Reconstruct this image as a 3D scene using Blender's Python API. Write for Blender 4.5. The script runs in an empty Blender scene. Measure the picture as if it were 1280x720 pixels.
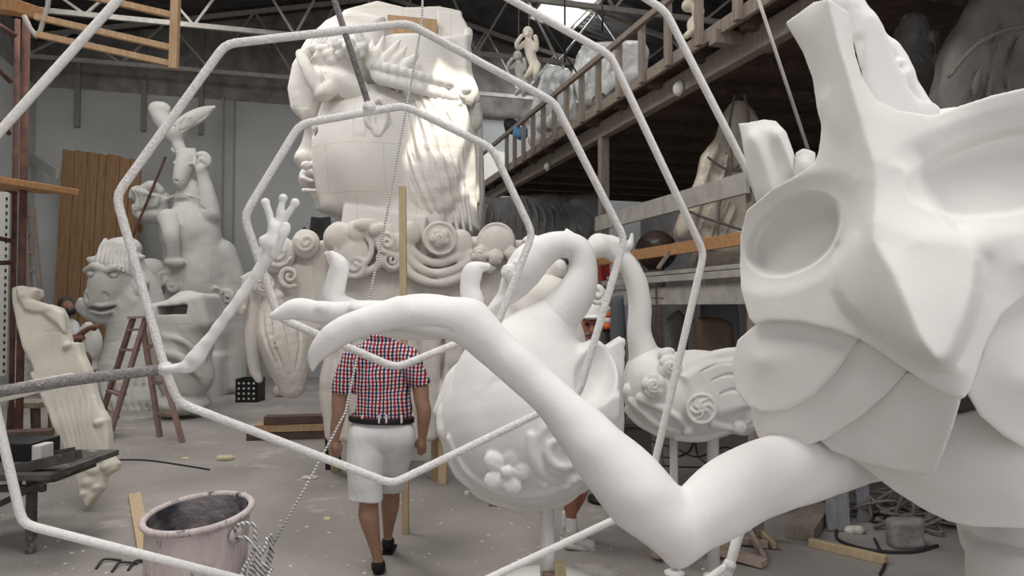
import bpy, math, random
import numpy as np
from mathutils import Vector, Matrix, geometry
random.seed(7); RNG = np.random.default_rng(7)
SC = bpy.context.scene; COL = SC.collection
pi = math.pi
# ------------------------------------------------------------------ camera
FPX = 914.0; PITCH = math.atan(23/914.0); CAMZ = 1.7
FW = np.array([0, math.cos(PITCH), math.sin(PITCH)]); UP = np.array([0, -math.sin(PITCH), math.cos(PITCH)])
CAMP = np.array([0, 0, CAMZ])
def P(px, py, d):                      # where the ray of a pixel is at depth d (metres)
    return CAMP + d*(FW + (px-640)/FPX*np.array([1., 0, 0]) + (360-py)/FPX*UP)
def G(px, py, z=0.0):                  # where the ray of a pixel meets the level z
    r = FW + (px-640)/FPX*np.array([1., 0, 0]) + (360-py)/FPX*UP
    return CAMP + r*((z-CAMZ)/r[2])
def S(r, d): return r*d/FPX            # a size in pixels at depth d, in metres
cam = bpy.data.cameras.new('camera'); cam.lens = FPX/1280*36; cam.sensor_width = 36; cam.clip_end = 200; cam.clip_start = .05
camo = bpy.data.objects.new('camera', cam); COL.objects.link(camo)
camo.location = CAMP; camo.rotation_euler = (pi/2+PITCH, 0, 0); SC.camera = camo
SC.view_settings.view_transform = 'Standard'; SC.view_settings.look = 'None'
SC.view_settings.gamma = 1; SC.view_settings.use_curve_mapping = False; SC.view_settings.exposure = -.18
# the hall's own axes: u across it, v along it
A_ = math.radians(16.2); UD = np.array([math.cos(A_), math.sin(A_), 0]); VD = np.array([-math.sin(A_), math.cos(A_), 0]); ZD = np.array([0, 0, 1.])
def B(u, v, z): return u*UD + v*VD + z*ZD

# ------------------------------------------------------------------ materials
def mat(name, col, rough=.8, var=None, scale=8, bump=0, bscale=40, metal=0, stain=None, stain_scale=3, stain_amt=.5, detail=6, alpha=None, stretch=None, trans=0, spec=.3):
    m = bpy.data.materials.new(name); m.use_nodes = True; nt = m.node_tree; N = nt.nodes; L = nt.links
    b = N['Principled BSDF']; b.inputs['Roughness'].default_value = rough; b.inputs['Metallic'].default_value = metal
    b.inputs['Specular IOR Level'].default_value = spec
    tc = N.new('ShaderNodeTexCoord'); src = tc.outputs['Object']
    if stretch:
        mp = N.new('ShaderNodeMapping'); mp.inputs['Scale'].default_value = stretch; L.new(src, mp.inputs[0]); src = mp.outputs[0]
    col = tuple(col)+(1,)
    out = None
    if var:
        n = N.new('ShaderNodeTexNoise'); n.inputs['Scale'].default_value = scale; n.inputs['Detail'].default_value = detail; L.new(src, n.inputs[0])
        r = N.new('ShaderNodeValToRGB'); r.color_ramp.elements[0].position = .35; r.color_ramp.elements[1].position = .65
        r.color_ramp.elements[0].color = tuple(var)+(1,); r.color_ramp.elements[1].color = col
        L.new(n.outputs[0], r.inputs[0]); out = r.outputs[0]
    if stain:
        n2 = N.new('ShaderNodeTexNoise'); n2.inputs['Scale'].default_value = stain_scale; n2.inputs['Detail'].default_value = 8; n2.inputs['Roughness'].default_value = .65; L.new(src, n2.inputs[0])
        r2 = N.new('ShaderNodeValToRGB'); r2.color_ramp.elements[0].position = stain_amt; r2.color_ramp.elements[1].position = min(.99, stain_amt+.12)
        r2.color_ramp.elements[0].color = (0, 0, 0, 1); r2.color_ramp.elements[1].color = (1, 1, 1, 1)
        L.new(n2.outputs[0], r2.inputs[0])
        mx = N.new('ShaderNodeMix'); mx.data_type = 'RGBA'; L.new(r2.outputs[0], mx.inputs[0])
        if out: L.new(out, mx.inputs[6])
        else: mx.inputs[6].default_value = col
        mx.inputs[7].default_value = tuple(stain)+(1,); out = mx.outputs[2]
    if out: L.new(out, b.inputs['Base Color'])
    else: b.inputs['Base Color'].default_value = col
    if bump:
        nb = N.new('ShaderNodeTexNoise'); nb.inputs['Scale'].default_value = bscale; nb.inputs['Detail'].default_value = 5; L.new(src, nb.inputs[0])
        bp = N.new('ShaderNodeBump'); bp.inputs['Strength'].default_value = bump; bp.inputs['Distance'].default_value = .02
        L.new(nb.outputs[0], bp.inputs['Height']); L.new(bp.outputs[0], b.inputs['Normal'])
    if alpha is not None: b.inputs['Alpha'].default_value = alpha
    if trans: b.inputs['Transmission Weight'].default_value = trans
    return m
def foam_mat(name, col, seam=(.55, .42, .2), size=.6):     # cut foam blocks: faint glue seams between them
    m = mat(name, col, .9, var=tuple(c*.93 for c in col), scale=3, bump=.15, bscale=60)
    nt = m.node_tree; N = nt.nodes; L = nt.links; b = N['Principled BSDF']
    prev = b.inputs['Base Color'].links[0].from_socket
    tc = N.new('ShaderNodeTexCoord'); mp = N.new('ShaderNodeMapping'); mp.inputs['Rotation'].default_value = (pi/2, 0, 0); L.new(tc.outputs['Object'], mp.inputs[0])
    br = N.new('ShaderNodeTexBrick'); br.inputs['Scale'].default_value = 1; br.inputs['Mortar Size'].default_value = .006; br.inputs['Brick Width'].default_value = size; br.inputs['Row Height'].default_value = size*.8
    L.new(mp.outputs[0], br.inputs[0])
    n = N.new('ShaderNodeTexNoise'); n.inputs['Scale'].default_value = 2.5
    L.new(tc.outputs['Object'], n.inputs[0])
    mu = N.new('ShaderNodeMath'); mu.operation = 'MULTIPLY'; L.new(br.outputs['Fac'], mu.inputs[0]); L.new(n.outputs[0], mu.inputs[1])
    mx = N.new('ShaderNodeMix'); mx.data_type = 'RGBA'; L.new(mu.outputs[0], mx.inputs[0]); L.new(prev, mx.inputs[6]); mx.inputs[7].default_value = tuple(seam)+(1,)
    L.new(mx.outputs[2], b.inputs['Base Color'])
    return m
M = {}
M['white'] = mat('white_plaster', (.76, .745, .725), .75, var=(.72, .705, .68), scale=4, bump=.06, bscale=30)
M['white2'] = mat('white_plaster_smooth', (.80, .79, .78), .7, var=(.76, .75, .74), scale=5, bump=.08, bscale=45)
M['cream'] = mat('cream_plaster', (.74, .70, .655), .85, var=(.69, .65, .60), scale=3, bump=.12, bscale=50)
M['dusty'] = mat('dusty_plaster', (.60, .59, .565), .9, var=(.53, .52, .495), scale=2, bump=.15, bscale=30)
M['foam'] = foam_mat('foam_blocks', (.80, .775, .74), seam=(.66, .58, .42))
M['foamgrey'] = foam_mat('grey_foam_blocks', (.60, .59, .565), seam=(.42, .40, .36), size=.9)
M['frieze'] = mat('frieze_plaster', (.66, .62, .58), .9, var=(.60, .56, .51), scale=3, bump=.2, bscale=60, stain=(.58, .45, .22), stain_scale=2.5, stain_amt=.66)
M['slab'] = mat('slab_foam', (.66, .625, .56), .9, var=(.58, .545, .48), scale=3, bump=.25, bscale=50, stain=(.50, .36, .17), stain_scale=3.6, stain_amt=.60)
M['rod'] = mat('coated_rod', (.84, .82, .81), .85, var=(.74, .71, .70), scale=90, bump=.5, bscale=160, stain=(.34, .31, .31), stain_scale=140, stain_amt=.66)
M['rodwhite'] = mat('white_coated_rod', (.82, .80, .79), .8, var=(.76, .74, .72), scale=60, bump=.3, bscale=120)
M['rodgrey'] = mat('bare_or_shaded_rod', (.30, .28, .28), .8, var=(.16, .15, .15), scale=120, bump=.4, bscale=160, stain=(.6, .58, .57), stain_scale=130, stain_amt=.6)
M['rust'] = mat('rusty_tube', (.16, .075, .055), .8, var=(.08, .045, .04), scale=9, bump=.4, bscale=60, stain=(.33, .13, .05), stain_scale=7, stain_amt=.64)
M['wood'] = mat('raw_pine', (.48, .325, .20), .75, var=(.38, .245, .14), scale=4, stretch=(12, 12, 1), bump=.2, bscale=30)
M['woodlight'] = mat('light_pine', (.53, .42, .275), .75, var=(.45, .34, .205), scale=4, stretch=(10, 10, 1), bump=.15)
M['woodorange'] = mat('orange_pine', (.47, .26, .125), .7, var=(.36, .185, .08), scale=4, stretch=(1, 9, 9), bump=.2)
M['woodgrey'] = mat('weathered_wood', (.30, .255, .215), .85, var=(.22, .18, .15), scale=4, stretch=(9, 9, 1.5), bump=.3)
M['woodpink'] = mat('ladder_wood', (.33, .23, .20), .8, var=(.25, .16, .135), scale=5, stretch=(8, 8, 1), bump=.2)
M['wooddark'] = mat('dark_board', (.125, .085, .065), .85, var=(.08, .055, .045), scale=3, stretch=(1, 8, 8), bump=.3)
M['panelwood'] = mat('panel_planks', (.30, .185, .10), .75, var=(.225, .13, .065), scale=3, stretch=(8, 8, .8), bump=.2)
M['black'] = mat('black_plastic', (.012, .012, .014), .5)
M['darkmetal'] = mat('dark_steel', (.05, .05, .055), .5, var=(.03, .03, .03), scale=8, metal=.6)
M['greymetal'] = mat('painted_steel', (.42, .40, .37), .6, var=(.32, .30, .28), scale=8)
M['skin'] = mat('skin', (.36, .215, .155), .6, var=(.31, .175, .12), scale=12)
M['skinred'] = mat('ruddy_skin', (.36, .165, .11), .6, var=(.30, .125, .085), scale=14)
M['skindark'] = mat('brown_skin', (.16, .085, .055), .55)
M['hair'] = mat('dark_hair', (.02, .016, .014), .6)
M['greyhair'] = mat('grey_beard', (.28, .22, .19), .8, var=(.20, .13, .10), scale=60)
M['shortswhite'] = mat('white_cotton', (.72, .72, .73), .9, var=(.66, .66, .68), scale=6, bump=.1, bscale=30)
M['tee'] = mat('pale_tshirt', (.50, .52, .54), .9)
M['khaki'] = mat('dark_khaki', (.10, .085, .065), .9)
M['blackfab'] = mat('black_fabric', (.012, .011, .012), .8)
M['ropemat'] = None
M['orange'] = mat('orange_plastic', (.75, .16, .04), .5)
M['red'] = mat('red_plastic', (.45, .05, .035), .5)
M['blue'] = mat('blue_plastic', (.10, .25, .50), .5)
M['concrete'] = mat('grey_concrete_block', (.33, .31, .30), .95, var=(.22, .205, .20), scale=9, bump=.5, bscale=40)
M['grout'] = mat('grey_board', (.30, .295, .32), .9, var=(.22, .22, .245), scale=5, stretch=(7, 7, 1), bump=.3)
M['shardm'] = mat('plaster_chip', (.62, .59, .55), .9)
M['foamchip'] = mat('yellow_foam_chip', (.60, .52, .36), .9)
M['cable'] = mat('dark_rubber', (.035, .033, .036), .6)
M['oldrope'] = mat('old_rope', (.24, .215, .20), .95, var=(.16, .14, .13), scale=50)
def film(name, col, a, rough=.25, var=.3):
    m = bpy.data.materials.new(name); m.use_nodes = True; N = m.node_tree.nodes; L = m.node_tree.links
    b = N['Principled BSDF']; b.inputs['Base Color'].default_value = tuple(col)+(1,); b.inputs['Roughness'].default_value = rough
    tc = N.new('ShaderNodeTexCoord'); n = N.new('ShaderNodeTexNoise'); n.inputs['Scale'].default_value = 3.5; n.inputs['Detail'].default_value = 5; n.inputs['Distortion'].default_value = 1.0
    L.new(tc.outputs['Object'], n.inputs[0])
    mr = N.new('ShaderNodeMapRange'); mr.inputs[1].default_value = .35; mr.inputs[2].default_value = .7; mr.inputs[3].default_value = a-var; mr.inputs[4].default_value = min(1, a+var)
    L.new(n.outputs[0], mr.inputs[0]); L.new(mr.outputs[0], b.inputs['Alpha'])
    bp = N.new('ShaderNodeBump'); bp.inputs['Strength'].default_value = .6; bp.inputs['Distance'].default_value = .05; L.new(n.outputs[0], bp.inputs['Height']); L.new(bp.outputs[0], b.inputs['Normal'])
    return m
M['film'] = film('clear_film', (.92, .94, .95), .62, rough=.2)
M['lathpink'] = mat('dusty_lath', (.50, .40, .35), .85, var=(.40, .31, .26), scale=5, stretch=(8, 8, 1), bump=.2)
M['filmcream'] = film('cream_film', (.70, .63, .52), .88, var=.14)
M['filmdark'] = film('dusty_film', (.22, .215, .21), .8, var=.18)
def stripe_mat(name, c1, c2, freq, axis='Z', width=.5):
    m = mat(name, c1, .9); N = m.node_tree.nodes; L = m.node_tree.links; b = N['Principled BSDF']
    tc = N.new('ShaderNodeTexCoord'); w = N.new('ShaderNodeTexWave'); w.bands_direction = axis; w.inputs['Scale'].default_value = freq; L.new(tc.outputs['Object'], w.inputs[0])
    r = N.new('ShaderNodeValToRGB'); r.color_ramp.interpolation = 'CONSTANT'; r.color_ramp.elements[1].position = width
    r.color_ramp.elements[0].color = tuple(c1)+(1,); r.color_ramp.elements[1].color = tuple(c2)+(1,); L.new(w.outputs[0], r.inputs[0]); L.new(r.outputs[0], b.inputs['Base Color'])
    return m
M['rope'] = stripe_mat('flecked_rope', (.66, .65, .63), (.16, .16, .19), 22, 'Z', .66)
M['ropecoil'] = stripe_mat('flecked_rope_coil', (.70, .69, .67), (.16, .16, .19), 24, 'DIAGONAL', .66)

# ------------------------------------------------------------------ object helpers
def link(name, verts, faces, m, parent=None, smooth=False, bevel=0):
    me = bpy.data.meshes.new(name); verts = np.asarray(verts, float)
    org = np.array(parent['_o']) if parent is not None and '_o' in parent else np.zeros(3)
    if parent is None: org = np.array([verts[:, 0].mean(), verts[:, 1].mean(), verts[:, 2].min()])
    verts = verts-org
    if isinstance(faces, np.ndarray) and faces.ndim == 2:
        nf, k = faces.shape
        me.vertices.add(len(verts)); me.vertices.foreach_set('co', verts.astype(np.float32).ravel())
        me.loops.add(nf*k); me.loops.foreach_set('vertex_index', faces.astype(np.int32).ravel())
        me.polygons.add(nf); me.polygons.foreach_set('loop_start', np.arange(0, nf*k, k, dtype=np.int32))
        try: me.polygons.foreach_set('loop_total', np.full(nf, k, dtype=np.int32))
        except Exception: pass
        me.update(calc_edges=True); me.validate()
    else:
        me.from_pydata([tuple(v) for v in verts], [], [tuple(int(i) for i in f) for f in faces]); me.update()
    if smooth: me.polygons.foreach_set('use_smooth', np.ones(len(me.polygons), bool))
    me.materials.append(m)
    o = bpy.data.objects.new(name, me); COL.objects.link(o)
    if parent is not None: o.parent = parent; o['_o'] = tuple(org)
    else: o.location = org; o['_o'] = tuple(org)
    if bevel:
        b = o.modifiers.new('edge', 'BEVEL'); b.width = bevel; b.segments = 2; b.limit_method = 'ANGLE'; b.angle_limit = .7
    return o
def tag(o, label, cat, group=None, kind=None):
    o['label'] = label; o['category'] = cat
    if group: o['group'] = group
    if kind: o['kind'] = kind
    return o
def thing(name, loc, label, cat, group=None):
    o = bpy.data.objects.new(name, None); COL.objects.link(o); o.empty_display_size = .1
    o.location = tuple(loc); o['_o'] = tuple(float(x) for x in loc)
    return tag(o, label, cat, group)
def structure(o): o['kind'] = 'structure'; return o
def ortho(d, hint=(0, 0, 1)):
    d = np.asarray(d, float); d = d/np.linalg.norm(d); h = np.asarray(hint, float)
    if abs(d@h) > .97: h = np.array([1., 0, 0]) if abs(d[0]) < .9 else np.array([0, 1., 0])
    a = np.cross(h, d); a /= np.linalg.norm(a); b = np.cross(d, a); return a, b, d
class MB:
    def __init__(s): s.v = []; s.f = []
    def add(s, vs, fs):
        n = len(s.v); s.v += [np.asarray(v, float) for v in vs]; s.f += [tuple(i+n for i in f) for f in fs]; return s
    def box(s, c, half, R=None):       # R: rows are the box axes
        R = np.eye(3) if R is None else np.asarray(R); c = np.asarray(c, float); vs = []
        for i in (-1, 1):
            for j in (-1, 1):
                for k in (-1, 1): vs.append(c+i*half[0]*R[0]+j*half[1]*R[1]+k*half[2]*R[2])
        return s.add(vs, [(0, 1, 3, 2), (4, 6, 7, 5), (0, 4, 5, 1), (2, 3, 7, 6), (0, 2, 6, 4), (1, 5, 7, 3)])
    def bar(s, a, b, w, h, hint=(0, 0, 1)):   # squared timber from a to b: w across, h along the hint
        a = np.asarray(a, float); b = np.asarray(b, float); x, y, z = ortho(b-a, hint)
        return s.box((a+b)/2, (w/2, h/2, np.linalg.norm(b-a)/2), np.array([x, y, z]))
    def tube(s, pts, r, n=10, cap=True, closed=False):
        pts = [np.asarray(p, float) for p in pts]; m = len(pts)
        rs = r if hasattr(r, '__len__') else [r]*m
        vs = []; prev = None
        for i, p in enumerate(pts):
            if closed: t = pts[(i+1) % m]-pts[i-1]
            else: t = pts[min(i+1, m-1)]-pts[max(i-1, 0)]
            t = t/(np.linalg.norm(t)+1e-12)
            if prev is None: a, b, _ = ortho(t)
            else:
                a = prev-t*(prev@t); a /= np.linalg.norm(a)+1e-12; b = np.cross(t, a)
            prev = a
            for k in range(n):
                an = 2*pi*k/n; vs.append(p+rs[i]*(math.cos(an)*a+math.sin(an)*b))
        fs = []
        for i in range(m if closed else m-1):
            j = (i+1) % m
            for k in range(n): fs.append((i*n+k, i*n+(k+1) % n, j*n+(k+1) % n, j*n+k))
        if cap and not closed: fs.append(tuple(range(n))[::-1]); fs.append(tuple((m-1)*n+k for k in range(n)))
        return s.add(vs, fs)
    def lathe(s, prof, c, n=32, axis=(0, 0, 1)):   # prof: (radius, height) pairs
        a, b, d = ortho(axis); c = np.asarray(c, float); vs = []; m = len(prof)
        for r, h in prof:
            for k in range(n): an = 2*pi*k/n; vs.append(c+d*h+r*(math.cos(an)*a+math.sin(an)*b))
        fs = [(i*n+k, i*n+(k+1) % n, (i+1)*n+(k+1) % n, (i+1)*n+k) for i in range(m-1) for k in range(n)]
        return s.add(vs, fs)
    def prism(s, poly, th):            # closed polygon (3-D points, planar) thickened by vector th
        n = len(poly); p0 = [np.asarray(p, float) for p in poly]; p1 = [p+np.asarray(th) for p in p0]
        return s.add(p0+p1, [tuple(range(n))[::-1], tuple(range(n, 2*n))]+[(i, (i+1) % n, n+(i+1) % n, n+i) for i in range(n)])
    def build(s, name, m, parent=None, smooth=False, bevel=0): return link(name, s.v, s.f, m, parent, smooth, bevel)
def curve(pts, n=8, closed=False):     # Catmull-Rom through points of any dimension
    p = np.asarray(pts, float); m = len(p); out = []
    for i in range(m if closed else m-1):
        if closed: a, b, c, d = p[i-1], p[i], p[(i+1) % m], p[(i+2) % m]
        else: a, b, c, d = p[max(i-1, 0)], p[i], p[i+1], p[min(i+2, m-1)]
        for t in np.arange(n)/n:
            out.append(.5*((2*b)+(-a+c)*t+(2*a-5*b+4*c-d)*t*t+(-a+3*b-3*c+d)*t**3))
    if not closed: out.append(p[-1])
    return np.array(out)

# ------------------------------------------------------------------ clay: solid modelling on a grid, skinned with surface nets
def smin(a, b, k):
    if k <= 0: return np.minimum(a, b)
    h = np.clip(.5+.5*(b-a)/k, 0, 1); return b*(1-h)+a*h-k*h*(1-h)
class Clay:
    def __init__(s, lo, hi, h):
        s.lo = np.asarray(lo, float); s.h = h; s.n = np.maximum(4, np.ceil((np.asarray(hi)-s.lo)/h).astype(int)+1)
        s.ax = [(s.lo[i]+h*np.arange(s.n[i])).astype(np.float32) for i in range(3)]
        s.D = np.full(s.n, 9.0, np.float32)
    def reg(s, lo, hi, pad):
        a = np.clip(np.floor((np.asarray(lo)-pad-s.lo)/s.h).astype(int), 0, s.n-1); b = np.clip(np.ceil((np.asarray(hi)+pad-s.lo)/s.h).astype(int)+1, 1, s.n)
        sl = tuple(slice(a[i], max(b[i], a[i]+1)) for i in range(3))
        return sl, s.ax[0][sl[0]][:, None, None], s.ax[1][sl[1]][None, :, None], s.ax[2][sl[2]][None, None, :]
    def put(s, sl, d, k, cut):
        c = s.D[sl]
        s.D[sl] = -smin(-c, d, k) if cut else smin(c, d, k)
    def ball(s, c, r, R=None, k=.0, cut=False):      # ellipsoid, radii r, rows of R its axes
        r = np.asarray(r, float)*np.ones(3); m = r.max(); c = np.asarray(c, float)
        sl, X, Y, Z = s.reg(c-m, c+m, k+3*s.h); X = X-c[0]; Y = Y-c[1]; Z = Z-c[2]
        if R is None: q = [X/r[0], Y/r[1], Z/r[2]]
        else: q = [(X*R[i][0]+Y*R[i][1]+Z*R[i][2])/r[i] for i in range(3)]
        k0 = np.sqrt(q[0]**2+q[1]**2+q[2]**2); k1 = np.sqrt((q[0]/r[0])**2+(q[1]/r[1])**2+(q[2]/r[2])**2)+1e-9
        s.put(sl, (k0*(k0-1)/k1).astype(np.float32), k, cut); return s
    def cap(s, a, b, ra, rb, k=.0, cut=False, noput=False):
        a = np.asarray(a, float); b = np.asarray(b, float); m = max(ra, rb)
        sl, X, Y, Z = s.reg(np.minimum(a, b)-m, np.maximum(a, b)+m, k+3*s.h); d = b-a; L = d@d+1e-12
        t = np.clip(((X-a[0])*d[0]+(Y-a[1])*d[1]+(Z-a[2])*d[2])/L, 0, 1)
        D = np.sqrt((X-a[0]-t*d[0])**2+(Y-a[1]-t*d[1])**2+(Z-a[2]-t*d[2])**2)-(ra+(rb-ra)*t)
        s.put(sl, D.astype(np.float32), k, cut); return s
    def tube(s, pts, rs, k=.0, n=6, cut=False, flat=None):
        rs = rs if hasattr(rs, '__len__') else [rs]*len(pts)
        q = curve([tuple(p)+(r,) for p, r in zip(pts, rs)], n) if n > 1 else np.array([tuple(p)+(r,) for p, r in zip(pts, rs)])
        m = max(q[:, 3]); sl, X, Y, Z = s.reg(q[:, :3].min(0)-m, q[:, :3].max(0)+m, k+3*s.h)
        big = np.full(s.D[sl].shape, 9., np.float32); keep = s.D; s.D = s.D.copy() if False else s.D
        T = Clay.__new__(Clay); T.lo = np.array([s.ax[i][sl[i]][0] for i in range(3)], float); T.h = s.h; T.n = np.array(big.shape); T.ax = [s.ax[i][sl[i]] for i in range(3)]; T.D = big
        for i in range(len(q)-1): T.cap(q[i, :3], q[i+1, :3], q[i, 3], q[i+1, 3], 0)
        s.put(sl, T.D, k, cut); return s
    def box(s, c, half, R=None, rnd=.0, k=.0, cut=False):
        c = np.asarray(c, float); half = np.asarray(half, float); m = np.linalg.norm(half)
        sl, X, Y, Z = s.reg(c-m, c+m, k+3*s.h); X = X-c[0]; Y = Y-c[1]; Z = Z-c[2]
        q = [X+0*Y+0*Z, Y+0*X+0*Z, Z+0*X+0*Y] if R is None else [X*R[i][0]+Y*R[i][1]+Z*R[i][2] for i in range(3)]
        q = [np.abs(q[i])-half[i]+rnd for i in range(3)]
        D = np.sqrt(sum(np.maximum(t, 0)**2 for t in q))+np.minimum(np.maximum(np.maximum(q[0], q[1]), q[2]), 0)-rnd
        s.put(sl, D.astype(np.float32), k, cut); return s
    def ring(s, c, R3, r, axis, k=.0, cut=False):
        c = np.asarray(c, float); a = np.asarray(axis, float); a = a/np.linalg.norm(a); m = R3+r
        sl, X, Y, Z = s.reg(c-m, c+m, k+3*s.h); X = X-c[0]; Y = Y-c[1]; Z = Z-c[2]
        t = X*a[0]+Y*a[1]+Z*a[2]; q = np.sqrt(np.maximum(X*X+Y*Y+Z*Z-t*t, 0))-R3
        s.put(sl, (np.sqrt(q*q+t*t)-r).astype(np.float32), k, cut); return s
    def plate(s, poly, y0, y1, rnd=.0, k=.0, cut=False, front=None, taper=0):
        # polygon in the x-z plane, solid from y0 (front; or front(x,z)) to y1
        poly = np.asarray(poly, float); lo = [poly[:, 0].min(), min(y0, y1), poly[:, 1].min()]; hi = [poly[:, 0].max(), max(y0, y1), poly[:, 1].max()]
        if front is not None: lo[1] = min(lo[1], front.min_y)
        sl, X, Y, Z = s.reg(lo, hi, k+rnd+3*s.h)
        d2 = poly_sd(poly, X[:, 0, 0], Z[0, 0, :])[:, None, :]+rnd
        yf = y0 if front is None else front(X[:, 0, 0], Z[0, 0, :])[:, None, :]
        if taper: d2 = d2+taper*np.maximum(Y-yf, 0)
        e = np.maximum(yf+rnd-Y, Y-y1+rnd)
        D = np.sqrt(np.maximum(d2, 0)**2+np.maximum(e, 0)**2)+np.minimum(np.maximum(d2, e), 0)-rnd
        s.put(sl, D.astype(np.float32), k, cut); return s
    def noise(s, amp, scale, seed=1, oct=2):
        D = s.D; tot = 0; rg = np.random.default_rng(seed)
        for o in range(oct):
            for _ in range(3):
                w = rg.normal(size=3)*scale*(2**o); ph = rg.uniform(0, 6.28)
                tot = tot+np.sin(s.ax[0][:, None, None]*w[0]+s.ax[1][None, :, None]*w[1]+s.ax[2][None, None, :]*w[2]+ph)*(amp/(2**o)/2)
        s.D = D+tot.astype(np.float32); return s
    def mesh(s, smooth=1):
        D = s.D; ins = D < 0; n = np.array(D.shape)
        for a in range(3):              # close the solid where it runs off the grid
            ix = [slice(None)]*3
            for e in (0, -1): ix[a] = e; D[tuple(ix)] = np.maximum(D[tuple(ix)], s.h*.5)
        ins = D < 0
        cnt = np.zeros(n-1, np.int8)
        cor = [(i, j, k) for i in (0, 1) for j in (0, 1) for k in (0, 1)]
        for i, j, k in cor: cnt += ins[i:n[0]-1+i, j:n[1]-1+j, k:n[2]-1+k]
        act = (cnt > 0) & (cnt < 8); idx = np.argwhere(act); vid = np.full(n-1, -1, np.int64); vid[act] = np.arange(len(idx))
        vals = np.stack([D[idx[:, 0]+i, idx[:, 1]+j, idx[:, 2]+k] for i, j, k in cor], 1)
        acc = np.zeros((len(idx), 3)); c = np.zeros(len(idx)); C = np.array(cor, float)
        for a in range(8):
            for b in range(a+1, 8):
                if np.abs(C[a]-C[b]).sum() != 1: continue
                m = (vals[:, a] < 0) != (vals[:, b] < 0); t = vals[m, a]/(vals[m, a]-vals[m, b])
                acc[m] += C[a]+(C[b]-C[a])*t[:, None]; c[m] += 1
        V = s.lo+s.h*(idx+acc/c[:, None]); F = []
        for a in range(3):
            b, d = (a+1) % 3, (a+2) % 3
            s0 = [slice(1, -1)]*3; s1 = [slice(1, -1)]*3; s0[a] = slice(0, -1); s1[a] = slice(1, None)
            i0 = ins[tuple(s0)]; i1 = ins[tuple(s1)]; e = np.argwhere(i0 != i1)
            if len(e) == 0: continue
            fl = i0[tuple(e.T)]; off = np.ones(3, int); off[a] = 0; e = e+off
            def cell(db, dd):
                q = e.copy(); q[:, b] -= db; q[:, d] -= dd; return vid[tuple(q.T)]
            q = np.stack([cell(1, 1), cell(0, 1), cell(0, 0), cell(1, 0)], 1); q[~fl] = q[~fl][:, ::-1]; F.append(q)
        F = np.concatenate(F); F = F[(F >= 0).all(1)]
        for _ in range(smooth):
            A = np.zeros_like(V); w = np.zeros(len(V))
            for i in range(4):
                j = (i+1) % 4
                for p, q in ((i, j), (j, i)):
                    for ax in range(3): A[:, ax] += np.bincount(F[:, p], V[F[:, q], ax], len(V))
                    w += np.bincount(F[:, p], minlength=len(V))
            V = V*.5+.5*A/np.maximum(w, 1)[:, None]
        return V, F
    def build(s, name, m, parent=None, smooth=1, T=None):
        V, F = s.mesh(smooth)
        if T is not None: V = T(V)
        return link(name, V, F, m, parent, True)
def poly_sd(poly, xs, zs):             # signed distance of the grid xs x zs to a closed polygon (negative inside)
    X = xs[:, None].astype(np.float32); Z = zs[None, :].astype(np.float32); d = np.full((len(xs), len(zs)), 1e9, np.float32); w = np.zeros(d.shape, bool)
    n = len(poly)
    for i in range(n):
        a = poly[i]; b = poly[(i+1) % n]; e = b-a; L = e@e+1e-12
        t = np.clip(((X-a[0])*e[0]+(Z-a[1])*e[1])/L, 0, 1); d = np.minimum(d, (X-a[0]-t*e[0])**2+(Z-a[1]-t*e[1])**2)
        if a[1] != b[1]:
            c = ((Z >= a[1]) != (Z >= b[1])); xi = a[0]+(Z-a[1])/(b[1]-a[1])*e[0]; w ^= c & (X < xi)
    d = np.sqrt(d); return np.where(w, -d, d)
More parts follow.
